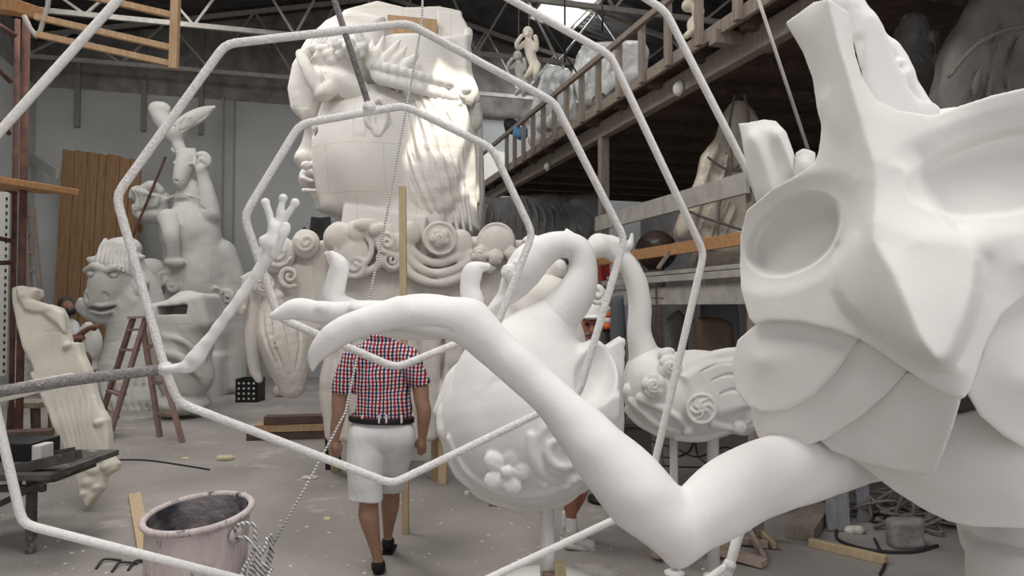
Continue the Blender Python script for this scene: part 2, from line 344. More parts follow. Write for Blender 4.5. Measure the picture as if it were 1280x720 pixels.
class Front:                           # a surface y(x,z) stretched smoothly between lines of given depth
    def __init__(s, lines, lo, hi, h, blur=1, post=None):
        s.lo = np.array(lo, float); s.h = h; s.n = np.ceil((np.array(hi)-s.lo)/h).astype(int)+2
        pts = []
        for l in lines:
            l = np.asarray(l, float)
            if len(l) == 1: pts.append(l); continue
            for i in range(len(l)-1):
                m = max(2, int(np.linalg.norm((l[i+1]-l[i])[[0, 2]])/h*2)); t = np.linspace(0, 1, m)[:, None]; pts.append(l[i]*(1-t)+l[i+1]*t)
        pts = np.concatenate(pts); H = None
        for lv in (16, 8, 4, 2, 1):
            hh = h*lv; n = np.maximum(2, np.ceil(s.n/lv).astype(int)+1)
            ix = np.clip(((pts[:, 0]-s.lo[0])/hh+.5).astype(int), 0, n[0]-1); iz = np.clip(((pts[:, 2]-s.lo[1])/hh+.5).astype(int), 0, n[1]-1)
            fl = ix*n[1]+iz; c = np.bincount(fl, minlength=n[0]*n[1]); v = np.bincount(fl, pts[:, 1], n[0]*n[1]); known = (c > 0).reshape(n); val = (v/np.maximum(c, 1)).reshape(n)
            if H is None: H = np.full(n, pts[:, 1].mean())
            else:
                a = np.clip(np.arange(n[0])/2, 0, H.shape[0]-1.001); b = np.clip(np.arange(n[1])/2, 0, H.shape[1]-1.001); ia = a.astype(int); ib = b.astype(int); fa = (a-ia)[:, None]; fb = (b-ib)[None, :]
                H = (H[ia][:, ib]*(1-fa)*(1-fb)+H[np.minimum(ia+1, H.shape[0]-1)][:, ib]*fa*(1-fb)+H[ia][:, np.minimum(ib+1, H.shape[1]-1)]*(1-fa)*fb+H[np.minimum(ia+1, H.shape[0]-1)][:, np.minimum(ib+1, H.shape[1]-1)]*fa*fb)
            H[known] = val[known]
            for _ in range(400 if lv > 2 else 120):
                E = np.pad(H, 1, mode='edge'); H = (E[2:, 1:-1]+E[:-2, 1:-1]+E[1:-1, 2:]+E[1:-1, :-2])/4; H[known] = val[known]
        for _ in range(blur):
            E = np.pad(H, 1, mode='edge'); H = (E[2:, 1:-1]+E[:-2, 1:-1]+E[1:-1, 2:]+E[1:-1, :-2]+4*H)/8
        s.H = H
        if post is not None:
            xs = s.lo[0]+h*np.arange(H.shape[0]); zs = s.lo[1]+h*np.arange(H.shape[1]); s.H = post(xs[:, None], zs[None, :], H)
        s.min_y = s.H.min()
    def __call__(s, xs, zs):
        a = np.clip((xs-s.lo[0])/s.h, 0, s.H.shape[0]-1.001); b = np.clip((zs-s.lo[1])/s.h, 0, s.H.shape[1]-1.001); ia = a.astype(int); ib = b.astype(int); fa = (a-ia)[:, None]; fb = (b-ib)[None, :]
        return (s.H[ia][:, ib]*(1-fa)*(1-fb)+s.H[ia+1][:, ib]*fa*(1-fb)+s.H[ia][:, ib+1]*(1-fa)*fb+s.H[ia+1][:, ib+1]*fa*fb).astype(np.float32)
def around(pts, pad):
    p = np.asarray(pts, float); return p.min(0)-pad, p.max(0)+pad
def rotz(a): c, s_ = math.cos(a), math.sin(a); return np.array([[c, s_, 0], [-s_, c, 0], [0, 0, 1.]])
def roty(a): c, s_ = math.cos(a), math.sin(a); return np.array([[c, 0, s_], [0, 1., 0], [-s_, 0, c]])   # first row tilts up by a in the x-z plane

    # (cylinder)
def cyl(cl, c, r, hh, axis, k=0, cut=False, rnd=.0):
    a = np.asarray(axis, float); a = a/np.linalg.norm(a); c = np.asarray(c, float); m = math.hypot(r, hh)
    sl, X, Y, Z = cl.reg(c-m, c+m, k+3*cl.h); X = X-c[0]; Y = Y-c[1]; Z = Z-c[2]; t = X*a[0]+Y*a[1]+Z*a[2]
    q = np.sqrt(np.maximum(X*X+Y*Y+Z*Z-t*t, 0))-r+rnd; e = np.abs(t)-hh+rnd
    cl.put(sl, (np.sqrt(np.maximum(q, 0)**2+np.maximum(e, 0)**2)+np.minimum(np.maximum(q, e), 0)-rnd).astype(np.float32), k, cut)
class Sc:                              # clay measured in pixels of the photograph at one distance d; z is pixels towards the viewer
    def __init__(s, d, x0, y0, x1, y1, z0, z1, hp=1.8):
        s.d = d; s.s = d/FPX; a, b = around([s.p(x, y, z) for x in (x0, x1) for y in (y0, y1) for z in (z0, z1)], s.s*6); s.c = Clay(a, b, hp*s.s)
    def p(s, x, y, z=0): return P(x, y, s.d-z*s.s)
    def t(s, pts, k=2, cut=False, n=6): s.c.tube([s.p(*q[:3]) for q in pts], [q[3]*s.s for q in pts], k*s.s, n, cut); return s
    def b(s, x, y, z, rx, ry, rz, rot=0, k=2, cut=False, yaw=0):
        R = roty(math.radians(rot)); R = R@rotz(math.radians(yaw)) if yaw else R
        s.c.ball(s.p(x, y, z), (rx*s.s, rz*s.s, ry*s.s), R, k*s.s, cut); return s      # rx across, ry up, rz deep
    def pl(s, poly, z1, z0, rnd=3, k=2, cut=False, taper=0):
        w = np.array([s.p(x, y, z1) for x, y in poly]); s.c.plate(w[:, [0, 2]], s.d-z1*s.s, s.d-z0*s.s, rnd*s.s, k*s.s, cut, None, taper); return s
    def bx(s, x, y, z, hx, hy, hz, rot=0, rnd=1, k=1, cut=False, yaw=0):
        R = roty(math.radians(rot)); R = R@rotz(math.radians(yaw)) if yaw else R
        s.c.box(s.p(x, y, z), (hx*s.s, hz*s.s, hy*s.s), R, rnd*s.s, k*s.s, cut); return s
    def cy(s, x, y, z, r, hh, axis=(0, 0, 1), k=1, cut=False, rnd=1): cyl(s.c, s.p(x, y, z), r*s.s, hh*s.s, axis, k*s.s, cut, rnd*s.s); return s
    def ring(s, x, y, z, R, r, axis=(0, 1, 0), k=1): s.c.ring(s.p(x, y, z), R*s.s, r*s.s, axis, k*s.s); return s
    def spiral(s, x, y, z, r, w, turns=1.6, rot=0, sgn=1, k=1):     # a rolled scroll facing the viewer
        q = []
        for i in range(int(turns*12)+1):
            t = i/12/turns; a = math.radians(rot)+sgn*t*turns*2*pi; rr = r*(1-.85*t); q.append((x+rr*math.cos(a), y+rr*math.sin(a), z+t*w*1.2, w*(1-.45*t)))
        return s.t(q, k, n=1)
    def rose(s, x, y, z, r, seed=0):
        s.b(x, y, z, r, r, r*.55, k=1)
        for i in range(5):
            a = i*2*pi/5+seed; s.b(x+.62*r*math.cos(a), y+.62*r*math.sin(a), z+.25*r, r*.5, r*.42, r*.3, -math.degrees(a)+70, .6)
        s.spiral(x, y, z+r*.5, r*.55, r*.16, 1.7, seed*57, 1, .5); return s
    def on(s, x, y, dz=0):             # z of the first clay met along the line of sight of a pixel
        d = np.arange(s.c.ax[1][0], s.c.ax[1][-1], s.c.h*.5); q = P(x, y, 1.)-CAMP; p_ = CAMP+np.outer((d-CAMP[1])/q[1], q)
        i = np.round((p_-s.c.lo)/s.c.h).astype(int); ok = ((i >= 0) & (i < s.c.n)).all(1); i = i[ok]; v = s.c.D[i[:, 0], i[:, 1], i[:, 2]] < 0
        if not v.any(): return dz
        return (s.d-p_[ok][np.argmax(v)]@FW+CAMP@FW)/s.s+dz
    def st(s, pts, r=2, dz=0, k=1.5, cut=False, n=4):     # a stroke laid on (or cut into) the surface
        q = curve([tuple(p)+((r,) if len(p) == 2 else ()) for p in pts], n); z = np.array([s.on(x, y, dz) for x, y, w in q]); z = np.convolve(np.pad(z, 2, mode='edge'), np.ones(5)/5, 'valid'); return s.t([(x, y, zz, w) for (x, y, w), zz in zip(q, z)], k, cut, 1)
    def sts(s, strokes, r=2, dz=0, k=1.5, cut=False, n=4):   # several strokes, all measured on the surface before any is made
        qs = []
        for pts in strokes:
            q = curve([tuple(p)+((r,) if len(p) == 2 else ()) for p in pts], n); z = np.array([s.on(x, y, dz) for x, y, w in q]); z = np.convolve(np.pad(z, 3, mode='edge'), np.ones(7)/7, 'valid')
            qs.append([(x, y, zz, w) for (x, y, w), zz in zip(q, z)])
        for q in qs: s.t(q, k, cut, 1)
        return s
    def noise(s, amp, scale=2.5, seed=1, oct=3): s.c.noise(amp*s.s, scale, seed, oct); return s
    def hit(s, x, y, cx, cy, cz, rx, ry, rz):   # z at which the line of sight of a pixel meets an ellipsoid
        C = s.p(cx, cy, cz); r = np.array([rx, rz, ry])*s.s; D = (P(x, y, 1.)-CAMP)/r; O = (CAMP-C)/r
        a = D@D; b = O@D; c = O@O-1; q = max(b*b-a*c, 0); return (s.d-(-b-math.sqrt(q))/a)/s.s
    def build(s, name, m, parent=None, smooth=1, T=None): return s.c.build(name, m, parent, smooth, T)
def foot(p, z=0): return (float(p[0]), float(p[1]), z)
# ------------------------------------------------------------------ the hall
UL, UR, VF, VB = -5.6, 9.0, -6.0, 18.3
def roofz(u): return 9.3-abs(u-2)*.23
def floor_mat():
    m = mat('dusty_concrete', (.345, .318, .30), .92, var=(.25, .23, .218), scale=.9, bump=.25, bscale=14, stain=(.50, .47, .45), stain_scale=1.6, stain_amt=.60, detail=9)
    N = m.node_tree.nodes; L = m.node_tree.links; b = N['Principled BSDF']; prev = b.inputs['Base Color'].links[0].from_socket
    tc = N.new('ShaderNodeTexCoord'); n = N.new('ShaderNodeTexNoise'); n.inputs['Scale'].default_value = 22; n.inputs['Detail'].default_value = 6; n.inputs['Roughness'].default_value = .8
    L.new(tc.outputs['Object'], n.inputs[0]); r = N.new('ShaderNodeValToRGB'); r.color_ramp.elements[0].position = .62; r.color_ramp.elements[1].position = .72; L.new(n.outputs[0], r.inputs[0])
    mx = N.new('ShaderNodeMix'); mx.data_type = 'RGBA'; L.new(r.outputs[0], mx.inputs[0]); L.new(prev, mx.inputs[6]); mx.inputs[7].default_value = (.52, .50, .48, 1)
    mm = N.new('ShaderNodeMath'); mm.operation = 'MULTIPLY'; mm.inputs[1].default_value = .55; L.new(r.outputs[0], mm.inputs[0]); L.new(mm.outputs[0], mx.inputs[0])
    L.new(mx.outputs[2], b.inputs['Base Color']); return m
mb = MB(); mb.box(B((UL+UR)/2, (VF+VB)/2, -.1), ((UR-UL)/2+.3, (VB-VF)/2+.3, .1), np.array([UD, VD, ZD])); structure(mb.build('floor', floor_mat()))
def wall_mat(name, c1, c2, band):
    m = bpy.data.materials.new(name); m.use_nodes = True; N = m.node_tree.nodes; L = m.node_tree.links; b = N['Principled BSDF']; b.inputs['Roughness'].default_value = .9
    g = N.new('ShaderNodeTexCoord'); sp = N.new('ShaderNodeSeparateXYZ'); L.new(g.outputs['Object'], sp.inputs[0])
    n = N.new('ShaderNodeTexNoise'); n.inputs['Scale'].default_value = .7; n.inputs['Detail'].default_value = 8; L.new(g.outputs['Object'], n.inputs[0])
    r = N.new('ShaderNodeValToRGB'); r.color_ramp.elements[0].color = tuple(c*.8 for c in c1)+(1,); r.color_ramp.elements[1].color = tuple(c1)+(1,); r.color_ramp.elements[0].position = .3; r.color_ramp.elements[1].position = .6; L.new(n.outputs[0], r.inputs[0])
    n3 = N.new('ShaderNodeTexNoise'); n3.inputs['Scale'].default_value = 3; n3.inputs['Detail'].default_value = 8; L.new(g.outputs['Object'], n3.inputs[0])
    r3 = N.new('ShaderNodeValToRGB'); r3.color_ramp.elements[0].color = tuple(c*.6 for c in c2)+(1,); r3.color_ramp.elements[1].color = tuple(c2)+(1,); r3.color_ramp.elements[0].position = .35; r3.color_ramp.elements[1].position = .65; L.new(n3.outputs[0], r3.inputs[0])
    gt = N.new('ShaderNodeMath'); gt.operation = 'GREATER_THAN'; gt.inputs[1].default_value = band; L.new(sp.outputs[2], gt.inputs[0])
    mx = N.new('ShaderNodeMix'); mx.data_type = 'RGBA'; L.new(gt.outputs[0], mx.inputs[0]); L.new(r.outputs[0], mx.inputs[6]); L.new(r3.outputs[0], mx.inputs[7]); L.new(mx.outputs[2], b.inputs['Base Color']); return m
WM = wall_mat('painted_wall', (.46, .47, .465), (.30, .28, .265), 6.55)
mb = MB(); mb.prism([B(UL-.3, VB, 0), B(UR+.3, VB, 0), B(UR+.3, VB, roofz(UR)+.2), B(2, VB, roofz(2)+.2), B(UL-.3, VB, roofz(UL)+.2)], VD*.3); structure(mb.build('wall_back', WM))
# vertical pilaster strips and conduit on the back wall
for px in (98, 176, 246, 274, 288):
    p = P(px, 200, 16.4); u = p@UD
    mb = MB(); w = .03 if px in (274, 288) else .11
    lo, hi = (0.2, 6.6) if w < .05 else (5.7, roofz(u)-.2)
    mb.box(B(u, VB-.04, (lo+hi)/2), (w/2, .04, (hi-lo)/2), np.array([UD, VD, ZD])); structure(mb.build('trim', mat('wall_strip', (.30, .295, .285) if w < .05 else (.24, .225, .21), .9)))
mb = MB(); mb.box(B(UL-.15, (VF+VB)/2, 4), (.15, (VB-VF)/2+.3, 4.0), np.array([UD, VD, ZD])); structure(mb.build('wall_left', WM))
mb = MB(); mb.box(B(UR+.15, (VF+VB)/2, 4), (.15, (VB-VF)/2+.3, 4.0), np.array([UD, VD, ZD])); structure(mb.build('wall_right', mat('dark_block_wall', (.16, .15, .145), .9, var=(.10, .095, .09), scale=2)))
# the wall behind the camera with its wide open gateway
DU0, DU1, DH = -4.6, 6.4, 5.6
mb = MB(); R3 = np.array([UD, VD, ZD])
mb.box(B((UL+DU0)/2, VF, 4), ((DU0-UL)/2, .15, 4), R3); mb.box(B((UR+DU1)/2, VF, 4), ((UR-DU1)/2, .15, 4), R3)
mb.prism([B(DU0, VF-.15, DH), B(DU1, VF-.15, DH), B(DU1, VF-.15, 8.2), B(2, VF-.15, 9.4), B(DU0, VF-.15, 7.8)], VD*.3); structure(mb.build('wall_front', WM))
# corrugated roof with the skylight and two unseen openings cut to shape sun patches
SUN = np.array([.42, -.50, .76]); SUN /= np.linalg.norm(SUN)
TGT = P(536, 190, 8.0)
t = (9.0-TGT[2])/SUN[2]; hp = TGT+SUN*t; HU, HV = hp@UD, hp@VD
TG2 = P(566, 262, 8.1); t2 = (8.9-TG2[2])/SUN[2]; hp2 = TG2+SUN*t2; HU2, HV2 = hp2@UD, hp2@VD
HOLES = [(5.15, 6.2, 14.3, 16.3), (HU-.30, HU+.30, HV-.62, HV+.62), (max(HU+.34, HU2-.26), HU2+.26, HV2-.3, HV2+.34)]
def roof(u0, u1, name):
    us = sorted(set([u0, u1]+[x for h in HOLES for x in h[:2] if u0 < x < u1])); dv = .055; vs = np.arange(VF-.3, VB+.4, dv)
    V = []; F = []
    for v in vs:
        for u in us: V.append(B(u, v, roofz(u)+.035*math.sin(v*2*pi/.22)))
    n = len(us)
    for i in range(len(vs)-1):
        for j in range(n-1):
            um = (us[j]+us[j+1])/2; vm = vs[i]+dv/2
            if any(h[0] < um < h[1] and h[2] < vm < h[3] for h in HOLES): continue
            F.append((i*n+j, i*n+j+1, (i+1)*n+j+1, (i+1)*n+j))
    o = link(name, V, F, mat('corrugated_sheet', (.085, .08, .08), .8, var=(.05, .047, .047), scale=3), smooth=True); s = o.modifiers.new('thick', 'SOLIDIFY'); s.thickness = .02; s.offset = 1; structure(o)
roof(UL-.3, 2, 'ceiling'); roof(2, UR+.3, 'ceiling')
for i, h in enumerate(HOLES):
    mb = MB()
    for a, b in (((h[0], h[2]), (h[1], h[2])), ((h[1], h[2]), (h[1], h[3])), ((h[1], h[3]), (h[0], h[3])), ((h[0], h[3]), (h[0], h[2]))):
        mb.bar(B(a[0], a[1], roofz(a[0])-.02), B(b[0], b[1], roofz(b[0])-.02), .05, .12)
    structure(mb.build('window_or_sheet_%d' % (i+1), M['greymetal']))
# steel roof trusses
for v in (9.0, 11.9, 14.8, 17.6):
    t = thing('roof_truss', B(2, v, 6.95), {9.0: 'pale steel roof truss nearest the camera, high above the giant head', 11.9: 'pale steel roof truss second from the camera, under the dark roof', 14.8: 'pale steel roof truss third from the camera, above the wooden guardrail frame', 17.6: 'pale steel roof truss farthest back, close before the back wall'}[v], 'roof truss', 'steel roof trusses')
    mb = MB(); mb.bar(B(UL, v, 7.0), B(UR, v, 7.0), .07, .09); mb.build('bottom_chord', M['greymetal'], t)
    mb = MB(); mb.bar(B(UL, v, roofz(UL)-.14), B(2, v, roofz(2)-.14), .07, .09); mb.bar(B(2, v, roofz(2)-.14), B(UR, v, roofz(UR)-.14), .07, .09); mb.build('top_chord', M['greymetal'], t)
    us = np.linspace(UL, UR, 9)
    for i in range(8):
        m_ = (us[i]+us[i+1])/2
        mb = MB(); mb.bar(B(us[i], v, 7.0), B(m_, v, roofz(m_)-.14), .045, .045); mb.build('web_bar', M['greymetal'], t)
        mb = MB(); mb.bar(B(m_, v, roofz(m_)-.14), B(us[i+1], v, 7.0), .045, .045); mb.build('web_bar', M['greymetal'], t)
# ------------------------------------------------------------------ light: open gateway, roof openings, sun
w = bpy.data.worlds.new('sky'); SC.world = w; w.use_nodes = True
w.node_tree.nodes['Background'].inputs[0].default_value = (.93, .96, 1, 1); w.node_tree.nodes['Background'].inputs[1].default_value = 1.3
def area(name, c, d, sx, sy, power, col=(1, 1, 1)):
    l = bpy.data.lights.new(name, 'AREA'); l.shape = 'RECTANGLE'; l.size = sx; l.size_y = sy; l.energy = power; l.color = col
    o = bpy.data.objects.new(name, l); COL.objects.link(o); o.location = c
    z = -np.asarray(d, float)/np.linalg.norm(d); x = np.cross([0, 0, 1], z); x = x/np.linalg.norm(x) if np.linalg.norm(x) > 1e-3 else np.array([1., 0, 0]); y = np.cross(z, x)
    o.rotation_euler = Matrix(np.array([x, y, z]).T.tolist()).to_euler(); return o
area('gateway_daylight', B((DU0+DU1)/2+.8, VF+.3, DH/2+.6), VD+np.array([0, 0, .02]), 10, 5, 45, (1, .97, .93))
for h, p in zip(HOLES, (300, 25, 8)):
    area('roof_area_light', B((h[0]+h[1])/2, (h[2]+h[3])/2, roofz((h[0]+h[1])/2)-.15), np.array([.02, .01, -1]), h[1]-h[0], h[3]-h[2], p, (.95, .98, 1))
# added opaque roof sheets out of view; area lights below them brighten the hall
SHEET = mat('opaque_sheet', (.8, .82, .82), .5)
for i, (u0, u1, v0, v1, p) in enumerate(((2.3, 5.6, -3.4, .2, 400), (-3.2, .6, .2, 3.4, 330), (-3.6, -.6, 6.2, 8.6, 250), (3.2, 5.0, 7.6, 9.4, 60), (-4.4, -1.2, 11.0, 14.0, 190))):
    mb = MB(); z = lambda u: roofz(u)-.075
    mb.prism([B(u0, v0, z(u0)), B(u1, v0, z(u1)), B(u1, v1, z(u1)), B(u0, v1, z(u0))], (0, 0, .03)); structure(mb.build('window_or_sheet_%d' % (i+3), SHEET))
    area('roof_area_light', B((u0+u1)/2, (v0+v1)/2, z((u0+u1)/2)-.5), np.array([.02, .01, -1]), u1-u0, v1-v0, p, (1, .97, .93))
sl = bpy.data.lights.new('sun', 'SUN'); sl.energy = 5; sl.angle = .009; sl.color = (1, .93, .8); so = bpy.data.objects.new('sun', sl); COL.objects.link(so)
so.rotation_euler = Vector(-SUN).to_track_quat('-Z', 'Y').to_euler()
# ------------------------------------------------------------------ the spider web of coated steel rod
def dw(px): return 2.05+.0006*px
def W(px, py): return P(px, py, dw(px))
web = thing('web_frame', W(912, 712)*np.array([1, 1, 0]), 'large spider web of plaster-coated white rods hung across the workshop', 'web frame')
def rod(pts, r, m, name, closed=False, parent=web):
    q = []
    n = len(pts)
    for i, p in enumerate(pts):          # tight rounded bends
        if closed or 0 < i < n-1:
            a = pts[i-1]; b = pts[(i+1) % n]; la = np.linalg.norm(a-p); lb = np.linalg.norm(b-p); c = .035
            q += [p+(a-p)/la*c, p+(a-p)/la*c*.4+(b-p)/lb*c*.1, p+(b-p)/lb*c*.4+(a-p)/la*c*.1, p+(b-p)/lb*c]
        else: q.append(p)
    mb = MB(); mb.tube(q, r, 12, closed=closed); return mb.build(name, m, parent, True)
ringA = [W(*p) for p in ((282, 55), (510, 29), (693, 128), (781, 299), (723, 493), (490, 605), (222, 503), (206, 460), (145, 245))]
ringB = [W(*p) for p in ((375, 155), (505, 132), (615, 185), (666, 292), (620, 410), (495, 460), (348, 397), (305, 270))]
ringC = [W(*p) for p in ((170, -25), (600, -22), (763, 69), (880, 316), (806, 632), (500, 775), (28, 655), (-69, 241))]
ringD = [W(*p) for p in ((640, -110), (832, 14), (945, 235), (1000, 420), (912, 712), (560, 930), (120, 900), (-190, 640), (-210, 250), (60, -110))]
rod(ringA, .0130, M['rod'], 'ring', True); rod(ringB, .0125, M['rod'], 'ring', True); rod(ringC, .0128, M['rodwhite'], 'ring', True); rod(ringD, .0130, M['rodwhite'], 'ring', True)
rod([W(462, 135), W(418, 0), W(395, -75), W(380, -130)], .0100, M['rodgrey'], 'radial_bar'); web.children[-1]['label'] = 'radial rod darkened with painted-in shadow'  # dark material paints in the shade this upper rod hangs in
rod([W(-190, 515), W(-60, 498), W(0, 489), W(100, 474), W(207, 461)], .0160, M['rodgrey'], 'radial_bar'); web.children[-1]['label'] = 'dark rod speckled with white dust'
rod([W(925, 655), W(912, 705), W(905, 770), W(885, 900), P(868, 1010, dw(868))], .0150, M['rodwhite'], 'radial_bar')
rod([W(912, 705), W(870, 735), W(760, 800)], .0140, M['rodwhite'], 'radial_bar')
# long stay rod down to the floor carries the frame
e = W(868, 1010); mb = MB(); mb.tube([e, np.array([e[0]-.1, e[1]+.05, .02])], .016, 12); mb.lathe([(0, 0), (.12, 0), (.12, .02), (.03, .03), (0, .03)], np.array([e[0]-.1, e[1]+.05, 0]), 20); mb.build('stay', M['rodwhite'], web, True)
for q_ in ((462, 135), (207, 461), (912, 706)):
    mb = MB(); mb.lathe([(0, -.024), (.018, -.018), (.023, 0), (.018, .018), (0, .024)], W(*q_), 14, (0, 1, 0)); mb.build('weld_joint', M['rod'], web, True)
# slim sculpted arm on the web: elbow, forearm and an open hand
da = 2.12
def A(px, py, o=0): return P(px, py, da+o)
pts = [A(200, 462), A(345, 250), A(250, 430), A(374, 246), A(326, 250)]
c = Clay(*around(pts, .06), .0022)
c.tube([A(205, 461), A(222, 460), A(238, 455), A(250, 438)], [.010, .014, .022, .019], .006)
c.tube([A(244, 450), A(262, 424), A(300, 372), A(326, 335)], [.022, .017, .0145, .013], .008)
c.tube([A(322, 342), A(336, 318), A(343, 298), A(345, 285)], [.014, .020, .024, .020], .012)
c.ball(A(341, 305, -.01), (.026, .018, .042), roty(1.25), .012)
for f in ([A(342, 290), A(338, 272), A(332, 253)], [A(346, 286), A(350, 268), A(354, 248)], [A(350, 288), A(358, 270), A(369, 254)], [A(346, 308, -.02), A(352, 295, -.03), A(358, 283, -.028)]):
    c.tube(f, [.0125, .0105, .0100], .008); c.ball(f[-1], (.0125, .0105, .013), None, .006)
c.tube([A(343, 318, -.02), A(350, 304, -.03), A(357, 288, -.03)], [.012, .010, .012], .006)
c.noise(.0012, 60, 3); o = c.build('arm', M['white2'], web); o['label'] = 'slim white arm with an open hand'
mb = MB(); mb.bar(A(-10, 487, -.02), A(92, 468, -.01), .010, .012); mb.bar(A(-10, 503, -.01), A(104, 475, 0), .012, .012); mb.build('foam_strip', M['cream'], web, bevel=.003)

# ------------------------------------------------------------------ the masked giant
D0 = 1.65; PX = D0/FPX
TH = math.atan((1170-640)/FPX); RT = np.array([[math.cos(TH), -math.sin(TH), 0], [math.sin(TH), math.cos(TH), 0], [0, 0, 1.]])   # frame turned to the way the mask faces
Y0 = D0/math.cos(TH)
def Kr(px, py, z=0):
    r = RT@(P(px, py, 1.0)-CAMP); return RT@CAMP+r*((Y0-z*PX)/r[1])
def K(px, py, z=0): return RT.T@Kr(px, py, z)
def KL(l): return [Kr(*p) for p in l]
def TW(V): return V@RT
fig = thing('carnival_figure', (K(1250, 640, -110)[0], K(1250, 640, -110)[1], 0), 'huge white carnival figure wearing a long-nosed mask, one arm stretched out', 'sculpture')
outline = [(979, 27, 18), (1018, 0, 30), (1034, -6, 60), (1063, 14, 30), (1066, 40, 30), (1070, 68, 30), (1080, 98, 32), (1098, 124, 32), (1125, 137, 28), (1165, 143, 15), (1200, 130, 5), (1240, 117, 0), (1290, 106, -10), (1350, 104, -25), (1400, 130, -60), (1425, 200, -90), (1420, 280, -90), (1380, 330, -50), (1330, 352, -10), (1280, 373, 25), (1252, 395, 50), (1232, 438, 70), (1216, 484, 85), (1206, 500, 90), (1190, 497, 86), (1165, 485, 76), (1120, 455, 55), (1075, 425, 38), (1040, 412, 22), (1000, 404, 4), (962, 402, -18), (944, 407, -32), (936, 400, -36), (925, 362, -45), (921, 330, -48), (922, 292, -48), (931, 262, -44), (964, 234, -22), (1001, 214, 0), (1017, 203, 8), (1022, 190, 10), (1025, 168, 12), (1025, 155, 13), (1020, 138, 14), (1014, 98, 15), (1002, 66, 16)]
lines = [KL(outline+outline[:1]),
    KL([(1034, -6, 60), (1046, 45, 62), (1062, 98, 64), (1078, 157, 68), (1092, 206, 78)]),                      # ridge of the forehead horn
    KL([(1092, 206, 78), (1094, 250, 92), (1090, 300, 116)]),
    KL([(1030, 122, 34), (1042, 153, 42), (1062, 186, 52), (1071, 218, 58), (1074, 290, 66)]),
    KL([(1092, 206, 78), (1125, 205, 70), (1147, 239, 74), (1185, 280, 88), (1214, 309, 98)]),
    KL([(1090, 300, 116), (1150, 303, 112), (1214, 309, 98)]),
    KL([(1090, 300, 116), (1114, 338, 138), (1129, 373, 150), (1147, 421, 158), (1167, 449, 158), (1176, 452, 152)]),
    KL([(1214, 309, 98), (1221, 325, 102), (1216, 365, 116), (1206, 397, 130), (1185, 445, 148), (1176, 452, 152)]),
    KL([(1076, 290, 74), (1056, 310, 62), (1047, 333, 56), (1048, 357, 60), (1061, 379, 70), (1097, 411, 88), (1134, 438, 108), (1152, 446, 118)]),
    KL([(1046, 306, 22), (1036, 335, 14), (1037, 363, 18), (1051, 387, 27), (1091, 420, 42), (1130, 447, 60), (1160, 464, 74), (1186, 466, 84)]),
    KL([(1232, 322, 52), (1230, 370, 60), (1218, 407, 72), (1198, 455, 84)]),
    KL([(930, 300, -44), (938, 350, -38), (960, 385, -20), (1000, 390, 4)]),
    KL([(1150, 190, 30), (1165, 240, 34), (1200, 285, 42)]), KL([(1250, 225, 8), (1300, 215, -5)]), KL([(1280, 330, 34), (1330, 300, 0)])]
h = PX*2.3
_q = np.array(KL(outline)); lo2 = (_q[:, 0].min()-.04, _q[:, 2].min()-.04); hi2 = (_q[:, 0].max()+.04, _q[:, 2].max()+.04)
def sstep(a, b, x): t = np.clip((x-a)/(b-a), 0, 1); return t*t*(3-2*t)
def sockets(X, Z, H):
    for (px, py, ra, rb, rot, dep, z0) in ((987, 294, 73, 51, 26, 33, -10), (1262, 212, 108, 52, 14, 26, 8)):
        c = Kr(px, py, z0); a = math.radians(rot); dx = (X-c[0])/(PX*1.0); dz = (Z-c[2])/PX
        e = np.sqrt(((dx*math.cos(a)+dz*math.sin(a))/ra)**2+((-dx*math.sin(a)+dz*math.cos(a))/rb)**2)
        H = H+PX*dep*(1-sstep(.86, 1.04, e))+PX*dep*.35*(1-sstep(1.0, 1.55, e))
    return H
fr = Front(lines, lo2, hi2, h, 5, sockets)
clay = Clay((lo2[0], Y0-PX*175, lo2[1]), (hi2[0], Y0+PX*150, hi2[1]), h)
ol = _q[:, [0, 2]]
clay.plate(ol, 0, Y0+PX*125, rnd=PX*4, front=fr, taper=.3)
clay.noise(PX*.7, 22, 5)
clay.build('mask', M['white'], fig, 2, TW)
# lower face: cheeks and chin under the mask edge
def relief(name, outl, extra, back, m=M['white'], rnd=4, hh=2.6, post=None, noise=.6, parent=fig, KK=Kr, px=PX, blur=30, smooth=2, taper=.3):
    o3 = [KK(*p) for p in outl]
    ls = [o3+o3[:1]]+[[KK(*p) for p in l] for l in extra]; o2 = np.array([[p[0], p[2]] for p in o3])
    lo = o2.min(0)-px*12; hi = o2.max(0)+px*12; f = Front(ls, lo, hi, px*hh, blur, post)
    yb = Y0-back*px if KK is Kr else KK(0, 0, back)[1]
    cl = Clay((lo[0], f.min_y-px*8, lo[1]), (hi[0], yb+px*8, hi[1]), px*hh); cl.plate(o2, 0, yb, rnd=px*rnd, front=f, taper=taper); cl.noise(px*noise, 22, 5)
    return cl.build(name, m, parent, smooth, TW if KK is Kr else None)
relief('cheek', [(960, 390, -46), (944, 404, -52), (921, 425, -68), (914, 455, -74), (919, 488, -70), (933, 508, -60), (952, 517, -50), (985, 513, -32), (1017, 496, -12), (1047, 464, 6), (1066, 436, 14), (1082, 415, 14), (1040, 390, 0)],
       [[(945, 450, -34), (985, 445, -20), (1025, 430, -4), (1060, 418, 6)]], -140)
relief('cheek', [(935, 500, -84), (941, 530, -84), (947, 548, -80), (970, 557, -66), (1005, 560, -50), (1035, 550, -36), (1080, 520, -14), (1110, 494, 2), (1138, 462, 14), (1095, 420, 8), (1060, 420, 0), (1010, 460, -30)],
       [[(950, 525, -60), (1000, 522, -38), (1040, 500, -16), (1075, 466, 4)], [(1012, 545, -42), (1060, 515, -16), (1105, 470, 8)]], -150)
